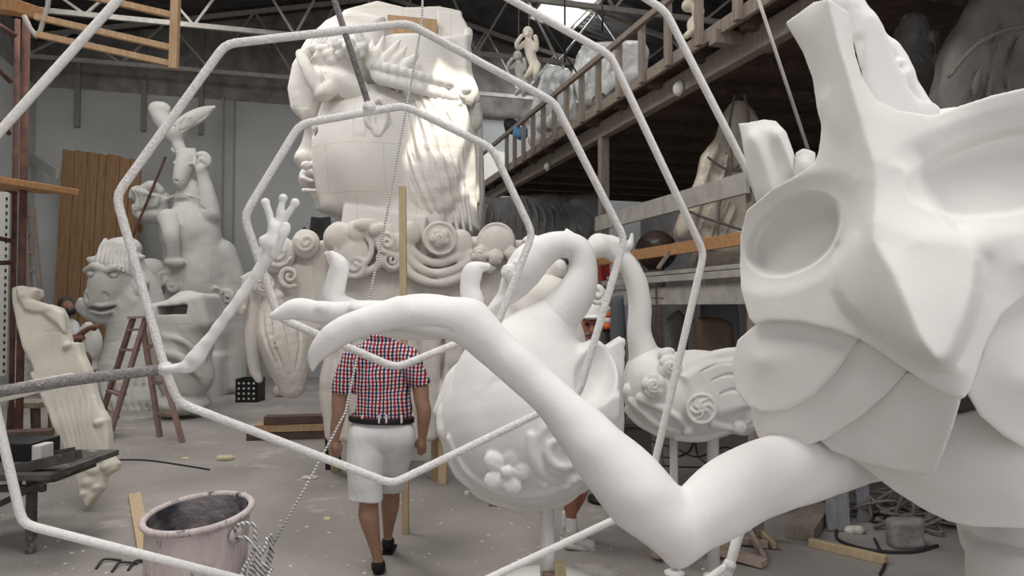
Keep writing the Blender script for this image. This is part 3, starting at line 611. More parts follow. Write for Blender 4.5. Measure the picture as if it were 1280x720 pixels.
relief('chin', [(1015, 545, -66), (1040, 566, -62), (1080, 580, -48), (1120, 590, -30), (1160, 597, -10), (1172, 590, -2), (1184, 562, 14), (1196, 530, 32), (1206, 498, 48), (1165, 470, 20), (1120, 460, 0), (1080, 500, -30)],
       [[(1110, 500, -6), (1150, 530, 4), (1175, 560, 8)], [(1050, 550, -46), (1110, 560, -24)]], -150)
relief('cheek', [(1204, 490, 44), (1222, 522, 34), (1250, 545, 22), (1290, 568, 6), (1350, 560, -20), (1400, 480, -70), (1400, 340, -70), (1280, 350, 0), (1240, 390, 20), (1225, 440, 40)],
       [[(1240, 470, 34), (1290, 480, 24), (1340, 460, 0)]], -150)
# skull, neck, collar and plinth
c = Clay(*around([K(1010, 120, -360), K(1440, 700, -60)], .1), .007)
c.ball(K(1190, 330, -230), (S(190, D0), S(160, D0), S(235, D0)), None, 0)
c.tube([K(1235, 500, -260), K(1280, 580, -250), K(1300, 690, -200)], [S(150, D0), S(110, D0), S(95, D0)], .08)
c.noise(.002, 25, 2); c.build('head', M['white'], fig, 2)
relief('bib', [(1040, 560, -120), (1085, 590, -100), (1118, 616, -86), (1158, 641, -74), (1185, 654, -66), (1215, 660, -60), (1290, 664, -52), (1400, 650, -80), (1440, 560, -120), (1380, 500, -80), (1260, 500, -40), (1180, 520, -50), (1100, 545, -80)],
       [[(1120, 580, -70), (1180, 610, -46), (1280, 625, -34)], [(1200, 560, -40), (1290, 560, -28)]], -330, taper=.45)
cc = K(1300, 700, -150); k = D0/FPX
mb = MB(); prof = [(0, -.02), (S(112, D0), -.02), (S(128, D0), .0), (S(134, D0), .02), (S(130, D0), .045), (S(108, D0), .055), (S(108, D0), .12), (0, .12)]
mb.lathe([(r, h_+K(0, 690, -150)[2]-cc[2]) for r, h_ in prof], cc, 48); mb.build('collar', M['white'], fig, True)
zb = cc[2]+.04
mb = MB(); mb.lathe([(0, 0), (.32, 0), (.32, .06), (.24, .12), (.17, .35), (.155, zb-.05), (.16, zb), (0, zb)], np.array([cc[0], cc[1], 0]), 40); mb.build('plinth', M['white'], fig, True)
# sculpted locks standing up behind the mask
c = Clay(*around([K(1050, 0, -40), K(1170, 150, -150)], .05), PX*2.4)
c.tube([K(1050, 5, -60), K(1075, 25, -50), K(1095, 70, -45), K(1112, 118, -50), K(1150, 160, -60)], [S(24, D0), S(20, D0), S(22, D0), S(26, D0), S(24, D0)], .01)
c.tube([K(1062, 8, -70), K(1078, 18, -70), K(1100, 50, -80), K(1118, 72, -80), K(1134, 100, -80), K(1165, 160, -80)], [S(7, D0), S(10, D0), S(13, D0), S(14, D0), S(12, D0), S(12, D0)], .012)
c.ball(K(1119, 82, -70), (S(12, D0), S(16, D0), S(10, D0)), None, .008); c.ball(K(1128, 97, -70), (S(10, D0), S(14, D0), S(16, D0)), None, .008)
c.ball(K(1150, 138, -70), (S(26, D0), S(20, D0), S(9, D0)), None, .01)
c.noise(PX*1.2, 50, 4); c.build('hair_lock', M['white2'], fig, 2)
relief('hair_lock', [(921, 153, -190), (935, 152, -190), (955, 148, -190), (970, 150, -190), (985, 165, -190), (993, 186, -190), (1001, 210, -190), (1000, 250, -190), (960, 262, -190), (945, 247, -190), (932, 210, -190), (926, 172, -190)],
       [[(937, 168, -160), (955, 200, -158), (965, 250, -160)], [(958, 160, -172), (975, 200, -178), (985, 240, -172)], [(972, 160, -160), (988, 195, -158), (1000, 230, -160)]], -235, hh=1.8)
relief('hair_lock', [(993, 190, -170), (1003, 184, -170), (1012, 186, -170), (1020, 190, -170), (1020, 240, -170), (990, 240, -170)], [[(1004, 200, -150), (1008, 230, -150)]], -215, hh=1.8)
# the long arm and its drooping hand
HD = 1.86
def H_(px, py, o=0): return P(px, py, HD+o)
Q = lambda px, d: px*d/FPX
c = Clay(*around([H_(335, 300), H_(900, 720, -.2), P(1130, 500, 2.2), H_(360, 460, .2)], .08), .0048)
c.tube([P(1105, 552, 2.14), P(1050, 566, 2.06), P(1000, 583, 1.95), P(940, 602, 1.85), P(895, 632, 1.79), P(858, 660, 1.75)], [Q(44, 2.14), Q(45, 2.06), Q(46, 1.95), Q(46, 1.85), Q(45, 1.79), Q(34, 1.75)], .0)
c.tube([P(850, 668, 1.75), P(805, 624, 1.77), P(760, 575, 1.80), P(724, 535, 1.82), P(688, 497, 1.84), P(650, 462, 1.85), P(612, 427, 1.86), P(585, 402, 1.86)], [Q(34, 1.75), Q(45, 1.77), Q(40, 1.80), Q(32, 1.82), Q(26, 1.84), Q(25, 1.85), Q(27, 1.86), Q(29, 1.86)], .02)
c.ball(P(847, 692, 1.755), (Q(15, 1.75), Q(18, 1.75), Q(17, 1.75)), None, .03)
c.ball(H_(548, 395, .02), (Q(58, HD), Q(40, HD), Q(27, HD)), roty(-.08), .03)                     # back of the hand
c.ball(H_(500, 393, .03), (Q(45, HD), Q(38, HD), Q(20, HD)), roty(.1), .025)
c.tube([H_(490, 395, .06), H_(450, 390, .06), H_(405, 391, .05), H_(372, 386, .04), H_(352, 392, .03), H_(341, 395, .025)], [Q(19, HD), Q(15, HD), Q(14, HD), Q(14, HD), Q(9, HD), Q(5, HD)], .008)   # forefinger
c.tube([H_(500, 390, -.02), H_(462, 400, -.05), H_(430, 412, -.06), H_(408, 428, -.06), H_(394, 446, -.06), H_(391, 462, -.055)], [Q(20, HD), Q(18, HD), Q(17, HD), Q(15, HD), Q(9, HD), Q(3, HD)], .008)        # middle finger
c.tube([H_(470, 395, .12), H_(432, 384, .12), H_(417, 372, .12), H_(421, 350, .115), H_(424, 332, .11), H_(414, 316, .10)], [Q(15, HD), Q(14, HD), Q(14, HD), Q(13, HD), Q(12, HD), Q(4, HD)], .008)    # raised finger
c.tube([H_(560, 405, .12), H_(590, 385, .12), H_(587, 360, .12), H_(590, 342, .12), H_(598, 335, .12), H_(610, 333, .115)], [Q(20, HD), Q(15, HD), Q(13, HD), Q(14, HD), Q(9, HD), Q(5, HD)], .008)     # raised thumb
c.tube([H_(545, 408, .13), H_(500, 412, .14), H_(460, 402, .13), H_(430, 398, .12), H_(405, 402, .115)], [Q(18, HD), Q(14, HD), Q(13, HD), Q(12, HD), Q(7, HD)], .008)   # little finger under the hand
for q in ([(478, 421), (520, 417), (575, 426)], [(492, 413), (535, 409), (585, 415)]):      # tendons under the hand
    c.tube([H_(x, y, -.045) for x, y in q], Q(2.2, HD), .006, cut=True)
for x, y in ((446, 386), (405, 386)): c.ball(H_(x, y, .035), (Q(11, HD), Q(12, HD), Q(9, HD)), None, .012)
for x, y in ((452, 402), (418, 419)): c.ball(H_(x, y, -.06), (Q(13, HD), Q(14, HD), Q(12, HD)), None, .012)
c.noise(.0016, 22, 6); o = c.build('arm', M['white2'], fig, 2); o['label'] = 'long white arm with a drooping hand'
# ------------------------------------------------------------------ carousel swans
DS = 3.6
sw = thing('swan_sculpture', foot(P(684, 690, DS)), 'white swan sculpture with a bowed head, flowers round its big rounded body', 'swan sculpture', 'carousel swans')
s = Sc(DS, 538, 345, 790, 640, -125, 128, 1.9)
s.b(661, 521, 0, 110, 110, 108, 0)
s.t([(636, 468, 20, 58), (664, 432, 10, 46), (692, 402, 0, 30), (712, 376, 0, 22)], 20)
s.b(748, 500, 20, 30, 75, 60, 5, 12)                                     # chair side
s.b(752, 455, 70, 26, 50, 40, -20, 5, True)
s.pl([(724, 452), (745, 440), (762, 431), (779, 421), (782, 440), (780, 470), (776, 505), (771, 545), (735, 560), (715, 500)], 22, -6, 3, 4)
for i in range(9): s.b(779-i*.8, 428+i*13, 14, 4, 7, 8, 0, 1.5)
s.pl([(735, 505), (776, 492), (775, 520), (735, 540)], 70, 0, 4, 6)
def bz(px, py): return s.hit(px, py, 661, 521, 0, 110, 110, 108)
for i in range(5):                                                       # five-petalled flower
    a = i*2*pi/5-pi/2+.3; x = 634+19*math.cos(a); y = 588+19*math.sin(a); s.b(x, y, bz(634, 588)+1, 13.5, 12, 8, -math.degrees(a), 1)
    s.t([(634+8*math.cos(a), 588+8*math.sin(a), bz(634, 588)+7, 1.2), (634+19*math.cos(a), 588+19*math.sin(a), bz(634, 588)+9, .6)], .3, True)
s.b(634, 590, bz(634, 588)+6, 8, 8, 6, 0, .5)
s.spiral(702, 562, bz(702, 562)+2, 36, 6, 1.5, 200, 1, 3); s.b(705, 565, bz(702, 562)-2, 19, 26, 9, 20, 3)
s.t([(664, 545, bz(664, 545), 5), (668, 575, bz(668, 575), 7), (690, 598, bz(690, 598), 6), (730, 596, bz(730, 596), 4)], 3)
for x, y, r in ((680, 606, 7), (692, 600, 7), (704, 606, 8), (690, 613, 7), (716, 600, 6)): s.b(x, y, bz(x, y), r, r*.8, 6, 0, 1.5)
for i in range(16):                                                      # frilled lower rim
    a = math.radians(182-i*9.5); x = 661+108*math.cos(a); y = 523+108*math.sin(a); s.b(x, y, 18+8*math.sin(i*1.7), 13, 7+1.5*math.sin(i*2.3), 16, -math.degrees(a)+90, 7)
s.t([*[(x_, y_, bz(x_, y_), 4.5) for x_, y_ in ((562, 548), (584, 588), (622, 612), (670, 618), (716, 604))]], 3)
s.noise(.8, 9, 3); s.build('body', M['white2'], sw, 2)
s = Sc(DS, 596, 285, 760, 475, -70, 70, 1.7)
s.t([(650, 455, 0, 46), (672, 425, 0, 36), (694, 398, 0, 29), (720, 366, 0, 24), (729, 338, 0, 18), (724, 313, 0, 16), (706, 306, 0, 16), (688, 309, 2, 18), (670, 320, 4, 22), (655, 338, 6, 23)], 3)
s.t([(660, 330, 6, 23), (647, 352, 6, 20), (633, 371, 6, 12), (618, 386, 6, 8.5), (606, 397, 6, 5)], 4)
s.t([(632, 372, 14, 5), (615, 387, 13, 4)], 1); s.t([(712, 294, 0, 5), (708, 287, 0, 1.5)], 2)
s.rose(636, 340, 22, 10, .4); s.b(645, 328, 24, 4, 3, 3)
s.t([(672, 302, -4, 7), (664, 297, -4, 5), (655, 300, -4, 3)], 3); s.noise(.5, 9, 4)
s.build('neck', M['white2'], sw, 2)
s = Sc(DS, 536, 425, 590, 530, -30, 30, 1.4)
s.t([(575, 462, 0, 9), (566, 476, 0, 11), (556, 497, 0, 9), (546, 514, 0, 5)], 2); s.t([(570, 470, 6, 7), (553, 505, 8, 7), (547, 518, 8, 4)], 2); s.t([(578, 470, -6, 8), (580, 480, -6, 12)], 3)
s.noise(.8, 14, 2); s.build('wing', M['white2'], sw, 2)
mb = MB(); mb.tube([P(684, 618, DS), foot(P(684, 618, DS), .13)], S(9, DS), 16); mb.build('post', M['rodwhite'], sw, True)
b0 = np.array(foot(P(684, 618, DS)))
mb = MB()
for an in (.3, .3+pi/2): d = np.array([math.cos(an), math.sin(an), 0]); mb.bar(b0-d*.4+(0, 0, .07), b0+d*.4+(0, 0, .07+.0), .1, .14)
mb.build('stand', M['woodpink'], sw, bevel=.006)
for dx, m_ in ((-.075, 'woodpink'), (.0, 'woodpink'), (.08, 'woodlight')):
    mb = MB(); mb.bar(b0+(dx, -.1, 0), b0+(dx*.7, -.075, S(795-688, DS)*1.0+dx*.6), .055, .045, (0, 1, 0)); mb.build('strut', M[m_], sw, bevel=.004)
# swan behind
D2 = 4.4
s2 = thing('swan_sculpture', foot(P(672, 440, D2)), 'cream white swan body glimpsed behind the bowed neck of the nearest swan', 'swan sculpture', 'carousel swans')
s = Sc(D2, 560, 330, 760, 560, -80, 80, 2.2)
s.b(668, 440, 0, 66, 80, 66); s.b(672, 372, 20, 40, 26, 36, 20, 8); s.t([(660, 388, 40, 18), (690, 372, 30, 13), (718, 360, 0, 10)], 5)
s.noise(.8, 8, 5); s.build('body', M['cream'], s2, 2)
s = Sc(D2, 655, 315, 725, 400, -40, 50, 1.5)
s.t([(672, 395, 10, 22), (685, 365, 14, 15), (690, 345, 16, 11), (697, 336, 20, 11)], 4); s.b(699, 334, 24, 9, 10, 9); s.build('neck', M['cream'], s2, 2)
s = Sc(D2, 680, 345, 775, 420, -30, 30, 1.3)
s.t([(694, 404, -14, 12), (712, 388, -12, 10), (730, 372, -8, 9), (746, 366, 0, 11)], 3); s.spiral(746, 367, 8, 12, 4, 1.4, 40, 1); s.build('tail', M['white'], s2, 2)
mb = MB(); mb.tube([P(684, 500, D2), foot(P(684, 500, D2))], .04, 14); mb.lathe([(0, 0), (.3, 0), (.3, .05), (.06, .1), (0, .1)], foot(P(684, 500, D2)), 24); mb.build('post', M['rodwhite'], s2, True)
# swan at the right
D3 = 4.6
s3 = thing('swan_sculpture', foot(P(890, 520, D3)), 'white swan sculpture with roses on its chest, long upright neck, right of the storage post', 'swan sculpture', 'carousel swans')
s = Sc(D3, 772, 425, 960, 565, -70, 80, 1.25)
s.b(868, 494, 0, 86, 56, 58, 4); s.b(815, 475, 0, 36, 42, 46, 0, 12); s.bx(898, 462, -8, 48, 20, 30, 2, 5, 6); s.b(925, 510, 0, 22, 34, 44, 0, 8)
s.t([(850, 468, 40, 4), (870, 452, 46, 5), (900, 443, 46, 6), (935, 440, 40, 6)], 4)
s.pl([(852, 470), (880, 450), (935, 446), (942, 510), (900, 520), (865, 505)], 55, 0, 8, 6)
for a, b in (((875, 465), (930, 455)), ((880, 480), (935, 470)), ((890, 497), (938, 490))): s.t([(a[0], a[1], 56, 1.2), ((a[0]+b[0])/2, (a[1]+b[1])/2-6, 57, 1.4), (b[0], b[1], 55, 1.2)], .4, True)
for x, y, r, q_ in ((838, 459, 15, .2), (817, 482, 15, .9), (784, 489, 9, .5)): s.rose(x, y, s.on(x, y, 3), r, q_)
s.b(833, 441, 34, 11, 7, 8, 15); zc = s.on(877, 511, 2)
s.b(877, 511, zc, 18, 17, 6); s.ring(877, 511, zc+4, 16.5, 2); zc -= 56
for i in range(6): a = i*pi/3; s.t([(877+3*math.cos(a), 511+3*math.sin(a), zc+63, 2.2), (877+9*math.cos(a+.5), 511+9*math.sin(a+.5), zc+62, 2.2), (877+15*math.cos(a+1.1), 511+15*math.sin(a+1.1), zc+60, 1.4)], .4)
for q in ([(790, 502, 44), (805, 515, 48), (822, 530, 46), (850, 540, 44)], [(800, 498, 48), (822, 508, 54), (845, 520, 54), (858, 535, 48)], [(786, 512, 36), (800, 528, 38), (825, 543, 34)], [(845, 545, 40), (880, 548, 42), (910, 538, 44), (942, 532, 36)], [(890, 530, 50), (915, 534, 48), (940, 524, 42)]):
    s.st([(x, y, 5.2-.7*i) for i, (x, y, z) in enumerate(q)], 3, 1.5, 1.5)
s.b(861, 539, 46, 8, 6, 6); s.rose(925, 534, s.on(925, 534, 1), 9, 1.3)
s.noise(.5, 10, 8); s.build('body', M['white'], s3, 2)
s = Sc(D3, 726, 280, 830, 480, -40, 40, 1.4)
s.t([(815, 472, 0, 32), (806, 446, 0, 20), (799, 415, 0, 15), (800, 385, 0, 14.5), (796, 357, 0, 14), (786, 334, 0, 13), (772, 318, 0, 13), (757, 308, 0, 14), (748, 306, 0, 14)], 3)
s.t([(750, 308, 4, 15), (736, 316, 8, 10), (728, 330, 12, 6)], 3); s.t([(764, 302, 4, 8), (778, 308, 5, 9), (787, 306, 4, 5), (790, 293, 4, 2.2)], 3)
s.noise(.4, 10, 2); s.build('neck', M['white'], s3, 2)
for x, z in ((891, 0), (842, -10)):
    p = s.p(x, 535, z); mb = MB(); mb.tube([p, foot(p, .05)], S(7.5, D3) if x == 891 else S(5, D3), 14); mb.lathe([(0, 0), (.065, 0), (.065, .02), (.045, .03), (0, .03)], foot(p), 20); mb.build('post', M['rodwhite'], s3, True)
# ------------------------------------------------------------------ the giant head
DH_ = 8.1
gh = thing('giant_head', foot(P(500, 300, DH_+.4)), 'colossal white foam head in profile, wreathed and crowned, patched with sunlight', 'head sculpture')
s = Sc(DH_, 360, 110, 560, 300, -125, 100, 1.8)
prof = [(396, 118), (391, 150), (388, 166), (380, 184), (370, 199), (370, 206), (378, 211), (384, 214), (377, 222), (378, 229), (385, 233), (381, 239), (386, 246), (391, 253), (392, 262), (438, 263), (452, 270), (490, 277), (520, 288), (556, 292), (556, 120)]
s.pl(prof, 12, -60, 4, 2); s.pl([(402, 118), (396, 160), (396, 200), (394, 240), (398, 262), (438, 263), (452, 270), (490, 277), (520, 288), (556, 292), (556, 120)], 50, -95, 14, 8); s.b(380, 199, 2, 11, 10, 20, 35, 5); s.t([(390, 162, 4, 9), (385, 180, 4, 8), (376, 197, 4, 8)], 4); s.b(386, 226, 0, 9, 16, 30, 0, 6); s.b(462, 190, 20, 66, 82, 62, 0, 22)
s.b(404, 168, 42, 12, 7, 12, 0, 4, True)                                  # eye hollow
s.b(405, 170, 44, 7, 4.5, 5, 0, 1); s.t([(392, 160, 36, 3), (404, 157, 50, 3.5), (420, 162, 54, 3)], 2)
s.b(383, 207, 36, 7, 5, 9, 20, 2); s.t([(378, 222, 30, 3), (390, 226, 40, 2)], 1); s.t([(380, 238, 30, 3), (392, 238, 40, 2)], 1)
s.bx(488, 283, 10, 50, 14, 50, -8, 3, 4)
s.noise(.5, 6, 2); s.build('face', M['foam'], gh, 1)
s = Sc(DH_, 455, 110, 490, 185, 30, 110, 1.0)
s.ring(472, 148, 76, 13, 3.2, (.5, -1, 0)); s.b(471, 150, 72, 11, 22, 9, -10, 2); s.b(470, 165, 76, 6, 8, 6); s.b(473, 145, 82, 5, 12, 5, 0, 1, True); s.t([(466, 130, 80, 3), (474, 124, 80, 3), (482, 134, 78, 3), (482, 152, 76, 3), (474, 168, 78, 3)], 1); s.build('ear', M['foam'], gh, 1)
s = Sc(DH_, 344, -6, 484, 205, -110, 112, 1.35)                            # hat brim, waves of hair, a raised little arm
s.pl([(432, 2), (402, 18), (378, 42), (360, 74), (354, 106), (358, 132), (374, 148), (392, 142), (404, 112), (470, 96), (478, 14)], 40, -80, 14, 3); s.b(428, 80, 20, 46, 44, 50, 0, 10)
for i in range(9):
    o = i*4.2; s.st([(424+o*.3, 14+o*.7), (396+o*.75, 34+o*.55), (374+o*.9, 66+o*.3), (363+o*.95, 98), (366+o*.9, 134)], 1.1, .5, .8, True)
s.t([(376, 68, 60, 6), (384, 86, 68, 7.5), (393, 106, 68, 7.5), (397, 116, 64, 5.5)], 2)
s.b(428, 108, 44, 40, 19, 34, -24, 5); s.t([(402, 118, 66, 9), (412, 112, 72, 10), (416, 100, 70, 7)], 3)
s.sts([[(402+i*5, 88+i*1.2), (408+i*5, 100+i*2.2), (420+i*4.6, 114+i*2.0), (438+i*3.2, 128+i*1.2)] for i in range(11)], 1.7, -.2, 1)
for x, y, r in ((392, 60, 7), (402, 62, 8), (398, 70, 7), (410, 68, 8), (414, 76, 7), (404, 76, 7)): s.b(x, y, s.on(x, y), r, r*.8, 6, 20, 2)
for i in range(4): s.t([(444+i*3.4, 150, 76, 4.2), (446+i*3.4, 172, 78, 4.2), (450+i*4.2, 197+i, 70, 2.6)], 1.0)
s.noise(.5, 8, 5); s.build('headdress', M['foam'], gh, 1)
s = Sc(DH_, 410, 32, 468, 82, 40, 110, 1.3)
for i in range(34):
    a = RNG.uniform(0, 2*pi); r = math.sqrt(RNG.uniform(0, 1)); x, y = 438+19*r*math.cos(a), 57+15*r*math.sin(a); s.b(x, y, 74+12*(1-r)+RNG.uniform(-3, 3), 5.2, 5.2, 5.2, 0, .6)
s.b(438, 57, 66, 18, 14, 14, 0, 2); s.build('grapes', M['white'], gh, 1)
s = Sc(DH_, 418, -14, 612, 140, -150, 95, 1.9)                           # open crown
s.cy(525, 96, -30, 64, 33, (.03, .02, 1), 2, rnd=3); s.cy(525, 50, -30, 56, 34, (.03, .02, 1), 1, True)
s.pl([(428, 20), (426, 8), (440, 4), (470, -4), (505, 4), (548, 2), (576, 8), (582, 34), (572, 60), (450, 60), (440, 40)], -62, -96, 3, 3)
s.pl([(545, 8), (575, 12), (586, 30), (586, 45), (570, 62), (545, 45)], -30, -80, 3, 3)
s.pl([(505, 42), (585, 38), (586, 95), (594, 118), (590, 128), (460, 112)], 22, -20, 6, 10)
s.t([(585, 40, 0, 5), (584, 85, 4, 6), (590, 112, 6, 8), (596, 124, 4, 5)], 3)
for x0, y0, x1, y1 in ((466, 84, 480, 44), (476, 84, 500, 50), (486, 90, 508, 58), (462, 80, 466, 48), (498, 92, 524, 66)): s.t([(x0, y0, 60, 7), ((x0+x1)/2, (y0+y1)/2, 58, 6), (x1, y1, 46, 1.5)], 1.5)
s.noise(.7, 7, 9); s.build('crown', M['foam'], gh, 1)
s = Sc(DH_, 455, 66, 612, 140, 0, 110, 1.4)                              # laurel wreath
s.t([(464, 86, 60, 4), (510, 98, 60, 4.5), (556, 113, 40, 4)], 3)
for i in range(9):
    t = i/8; x = 470+82*t; y = 90+20*t; zz = 66-24*t*t
    for sg in (-1, 1): s.t([(x-5, y+sg*2-2, zz-3, 3), (x+2, y+sg*7, zz+1, 6.5), (x+9, y+sg*9+3, zz-1, 5), (x+16, y+sg*7+6, zz-6, 1.4)], .6)
for i in range(12): s.b(562+RNG.uniform(-8, 26), 112+RNG.uniform(-2, 22), 26+RNG.uniform(-10, 8), RNG.uniform(5, 9), RNG.uniform(4, 7), 7, RNG.uniform(-60, 60), 1.5)
s.build('wreath', M['white'], gh, 1)
s = Sc(DH_, 470, 95, 615, 300, -110, 105, 1.4)                           # hair falling down the back
s.pl([(484, 108), (560, 120), (585, 170), (592, 230), (598, 286), (540, 290), (522, 270), (500, 200), (486, 150)], 34, -70, 14, 4)
s.b(540, 195, 8, 54, 100, 56, 0, 10)
hz = lambda x, y: max(35, s.hit(x, y, 540, 195, 8, 54, 100, 56))
for t in np.linspace(0, 1, 14):
    q = curve([(490+62*t, 114+8*t), (494+80*t, 160), (507+76*t, 212), (530+58*t, 262), (540+52*t, 288)], 5); s.t([(x, y, hz(x, y)+.6, 2.0) for x, y in q], 1.2, True, 1)
for t in (.1, .27, .44, .6, .76, .92):
    q = curve([(490+62*t, 114+8*t), (496+80*t, 160), (510+76*t, 212), (532+58*t, 262), (541+52*t, 288)], 5); s.t([(x, y, hz(x, y)-.6, 2.4) for x, y in q], 1.8, False, 1)
for i in range(7): s.t([(528+i*10, 262-i*3, 30-i*2, 6), (534+i*9, 280, 32-i*2, 5), (536+i*9, 294+4*math.sin(i*2), 26-i*2, 2)], 2)
s.noise(.6, 9, 6); s.build('hair', M['foam'], gh, 1)
s = Sc(DH_, 560, 120, 615, 295, -140, 20, 1.7)
s.pl([(566, 130), (600, 125), (602, 180), (604, 240), (600, 288), (570, 285)], -40, -110, 5, 1); s.bx(578, 205, -20, 7, 34, 12, 0, 2); s.bx(594, 215, -24, 6, 42, 12, 0, 2); s.b(590, 148, -20, 13, 18, 14, 0, 3)
s.noise(.6, 8, 2); s.build('back_support', M['foam'], gh, 1)
mb = MB(); q = [P(x, y, DH_+.28) for x, y in ((484, 18), (546, 24), (546, 46), (484, 46))]; mb.prism(q, (0, .05, 0)); mb.build('inner_board', M['wood'], gh, bevel=.004)
# trestle under the head, floor to neck
mb = MB(); c_ = P(500, 285, DH_+.35)
mb.box((c_[0], c_[1], c_[2]/2), (.42, .38, c_[2]/2)); mb.build('support_block', M['foam'], gh, bevel=.01)
# ------------------------------------------------------------------ the ornate scrolled frieze
DFZ = 6.9
fz = thing('carousel_frieze', foot(P(490, 500, DFZ)), 'broad cream carousel frieze of scrolls and roses standing on timber props', 'frieze')
s = Sc(DFZ, 345, 270, 665, 420, -60, 45, 1.25)
s.pl([(352, 320), (400, 300), (470, 300), (560, 296), (655, 300), (660, 415), (355, 415)], 0, -45, 6)
for x in np.arange(484, 652, 7.5): s.t([(x, 335, 1, 2.2), (x, 412, 1, 2.2)], .8, True, 1)     # flutes
s.b(347, 318, 6, 23, 24, 12); s.spiral(347, 317, 16, 17, 3.4, 1.7, 20)
s.b(382, 305, 6, 17, 19, 12); s.spiral(383, 303, 15, 12, 3, 1.6, 200, -1)
for x, y, r in ((425, 298, 20), (446, 292, 17), (462, 288, 15), (478, 296, 18), (490, 306, 16), (440, 315, 24)): s.b(x, y, 8, r, r, 13)
s.b(455, 282, 16, 13, 9, 9); s.b(470, 288, 18, 10, 8, 8); s.ring(442, 312, 16, 22, 3.4); s.spiral(484, 302, 18, 14, 3, 1.5, 90); s.spiral(444, 332, 16, 15, 3.6, 1.6, 150, -1); s.spiral(490, 325, 16, 11, 3, 1.6, 20)
s.b(550, 298, 8, 22, 22, 12); s.ring(550, 298, 16, 19, 2.6); s.rose(550, 298, 17, 12, .6)
s.b(512, 292, 5, 14, 17, 12); s.b(576, 305, 4, 16, 18, 12); s.b(620, 302, 6, 24, 22, 14); s.ring(620, 300, 12, 20, 2.6); s.rose(600, 318, 16, 11, .2); s.rose(620, 322, 18, 9, 1.1); s.rose(640, 318, 14, 9, .8); s.rose(612, 334, 14, 8, .3); s.rose(645, 334, 12, 9, .3)
for g in ([(410, 318), (420, 335), (445, 342), (470, 334), (480, 318)], [(505, 312), (520, 332), (548, 342), (580, 332), (602, 312)], [(500, 320), (516, 344), (550, 354), (585, 342), (600, 326)], [(475, 322), (488, 335), (500, 330)]):
    s.t([(x, y, 12, 5.5) for x, y in g], 2)
for g in ([(505, 300), (520, 318), (545, 328), (580, 318)], [(575, 322), (598, 326), (590, 318)]): s.t([(x, y, 8, 6) for x, y in g], 3)
s.noise(.7, 9, 4); s.build('scroll_panel', M['frieze'], fz, 1)
s = Sc(DFZ, 290, 300, 400, 505, -40, 45, 1.3)                            # hanging petals on the left end
s.pl([(298, 345), (335, 325), (392, 330), (398, 395), (300, 395)], 4, -30, 8)
s.rose(328, 356, 14, 15, .3); s.rose(345, 372, 14, 10, .9); s.b(303, 372, 10, 9, 13, 8); s.rose(300, 384, 12, 9, .1); s.spiral(362, 345, 14, 14, 3.4, 1.5, 60)
s.t([(342, 378, 0, 18), (352, 415, 4, 30), (360, 450, 4, 26), (364, 480, 2, 18)], 6); s.t([(318, 385, -4, 9), (316, 425, -4, 10), (318, 460, -6, 7), (324, 474, -6, 4)], 4); s.t([(378, 385, -2, 9), (384, 420, -2, 7), (382, 450, -2, 6)], 5)
s.sts([[(336, 392), (344, 430), (356, 470)], [(352, 388), (362, 430), (366, 470)], [(374, 392), (374, 430), (370, 465)], [(326, 388), (332, 420), (344, 455)]], 2.4, 1.0, 2.5, True)
s.noise(.9, 9, 2); s.build('hanging_petals', M['frieze'], fz, 1)
s = Sc(DFZ, 398, 395, 590, 560, -70, 40, 1.6)                            # the body below, drapery at the right
s.pl([(404, 400), (568, 400), (560, 450), (556, 520), (548, 548), (520, 556), (430, 556), (410, 545), (406, 470)], 0, -60, 10)
for x, a in ((412, 0), (428, .5), (446, .2), (530, .3), (546, .9), (562, .2), (574, .6)): s.t([(x, 400, 4, 9), (x+3*math.sin(a*5), 440, 7, 8), (x-4, 490, 5, 9), (x-8*a, 545 if x < 550 else 486, 2, 6)], 4)
s.noise(1.0, 7, 6); s.build('draped_base', M['frieze'], fz, 1)
for px, py in ((553, 605), (617, 632), (545, 600), (420, 590)):
    f_ = G(px, py); top = np.array([f_[0], DFZ+.18 if py < 610 else f_[1]+.2, 1.0]); mb = MB(); mb.bar(f_, top, .085, .06, (0, 1, 0)); mb.build('prop_leg', M['woodlight'] if px < 600 else M['woodpink'], fz, bevel=.004)
# upright batten
f_ = G(507, 667); mb = MB(); mb.bar(f_, P(503, 233, 5.42), S(7, 5.4)*1.25, .045, (0, 1, 0)); tag(mb.build('timber_batten', M['woodlight'], bevel=.003), 'tall upright pine batten propped in front of the giant head', 'batten')

tt = thing('steel_trestle', foot(P(430, 400, 7.62)), 'dark splattered steel trestle poking up behind the frieze, below the giant chin', 'trestle')
for (x0, y0, x1, y1) in ((398, 272, 391, 330), (404, 272, 411, 330), (441, 276, 442, 326), (375, 290, 388, 302), (388, 326, 446, 326), (425, 322, 424, 420), (408, 322, 409, 420)):
    a_ = P(x0, y0, 7.62); b_ = P(x1, y1, 7.62); b_ = a_+(b_-a_)*(a_[2]/(a_[2]-b_[2])) if y1 > 400 else b_; mb = MB(); mb.bar(a_, b_, .055 if y1 > 400 else .14, .05, (0, 1, 0)); mb.build('strut', M['darkmetal'], tt)
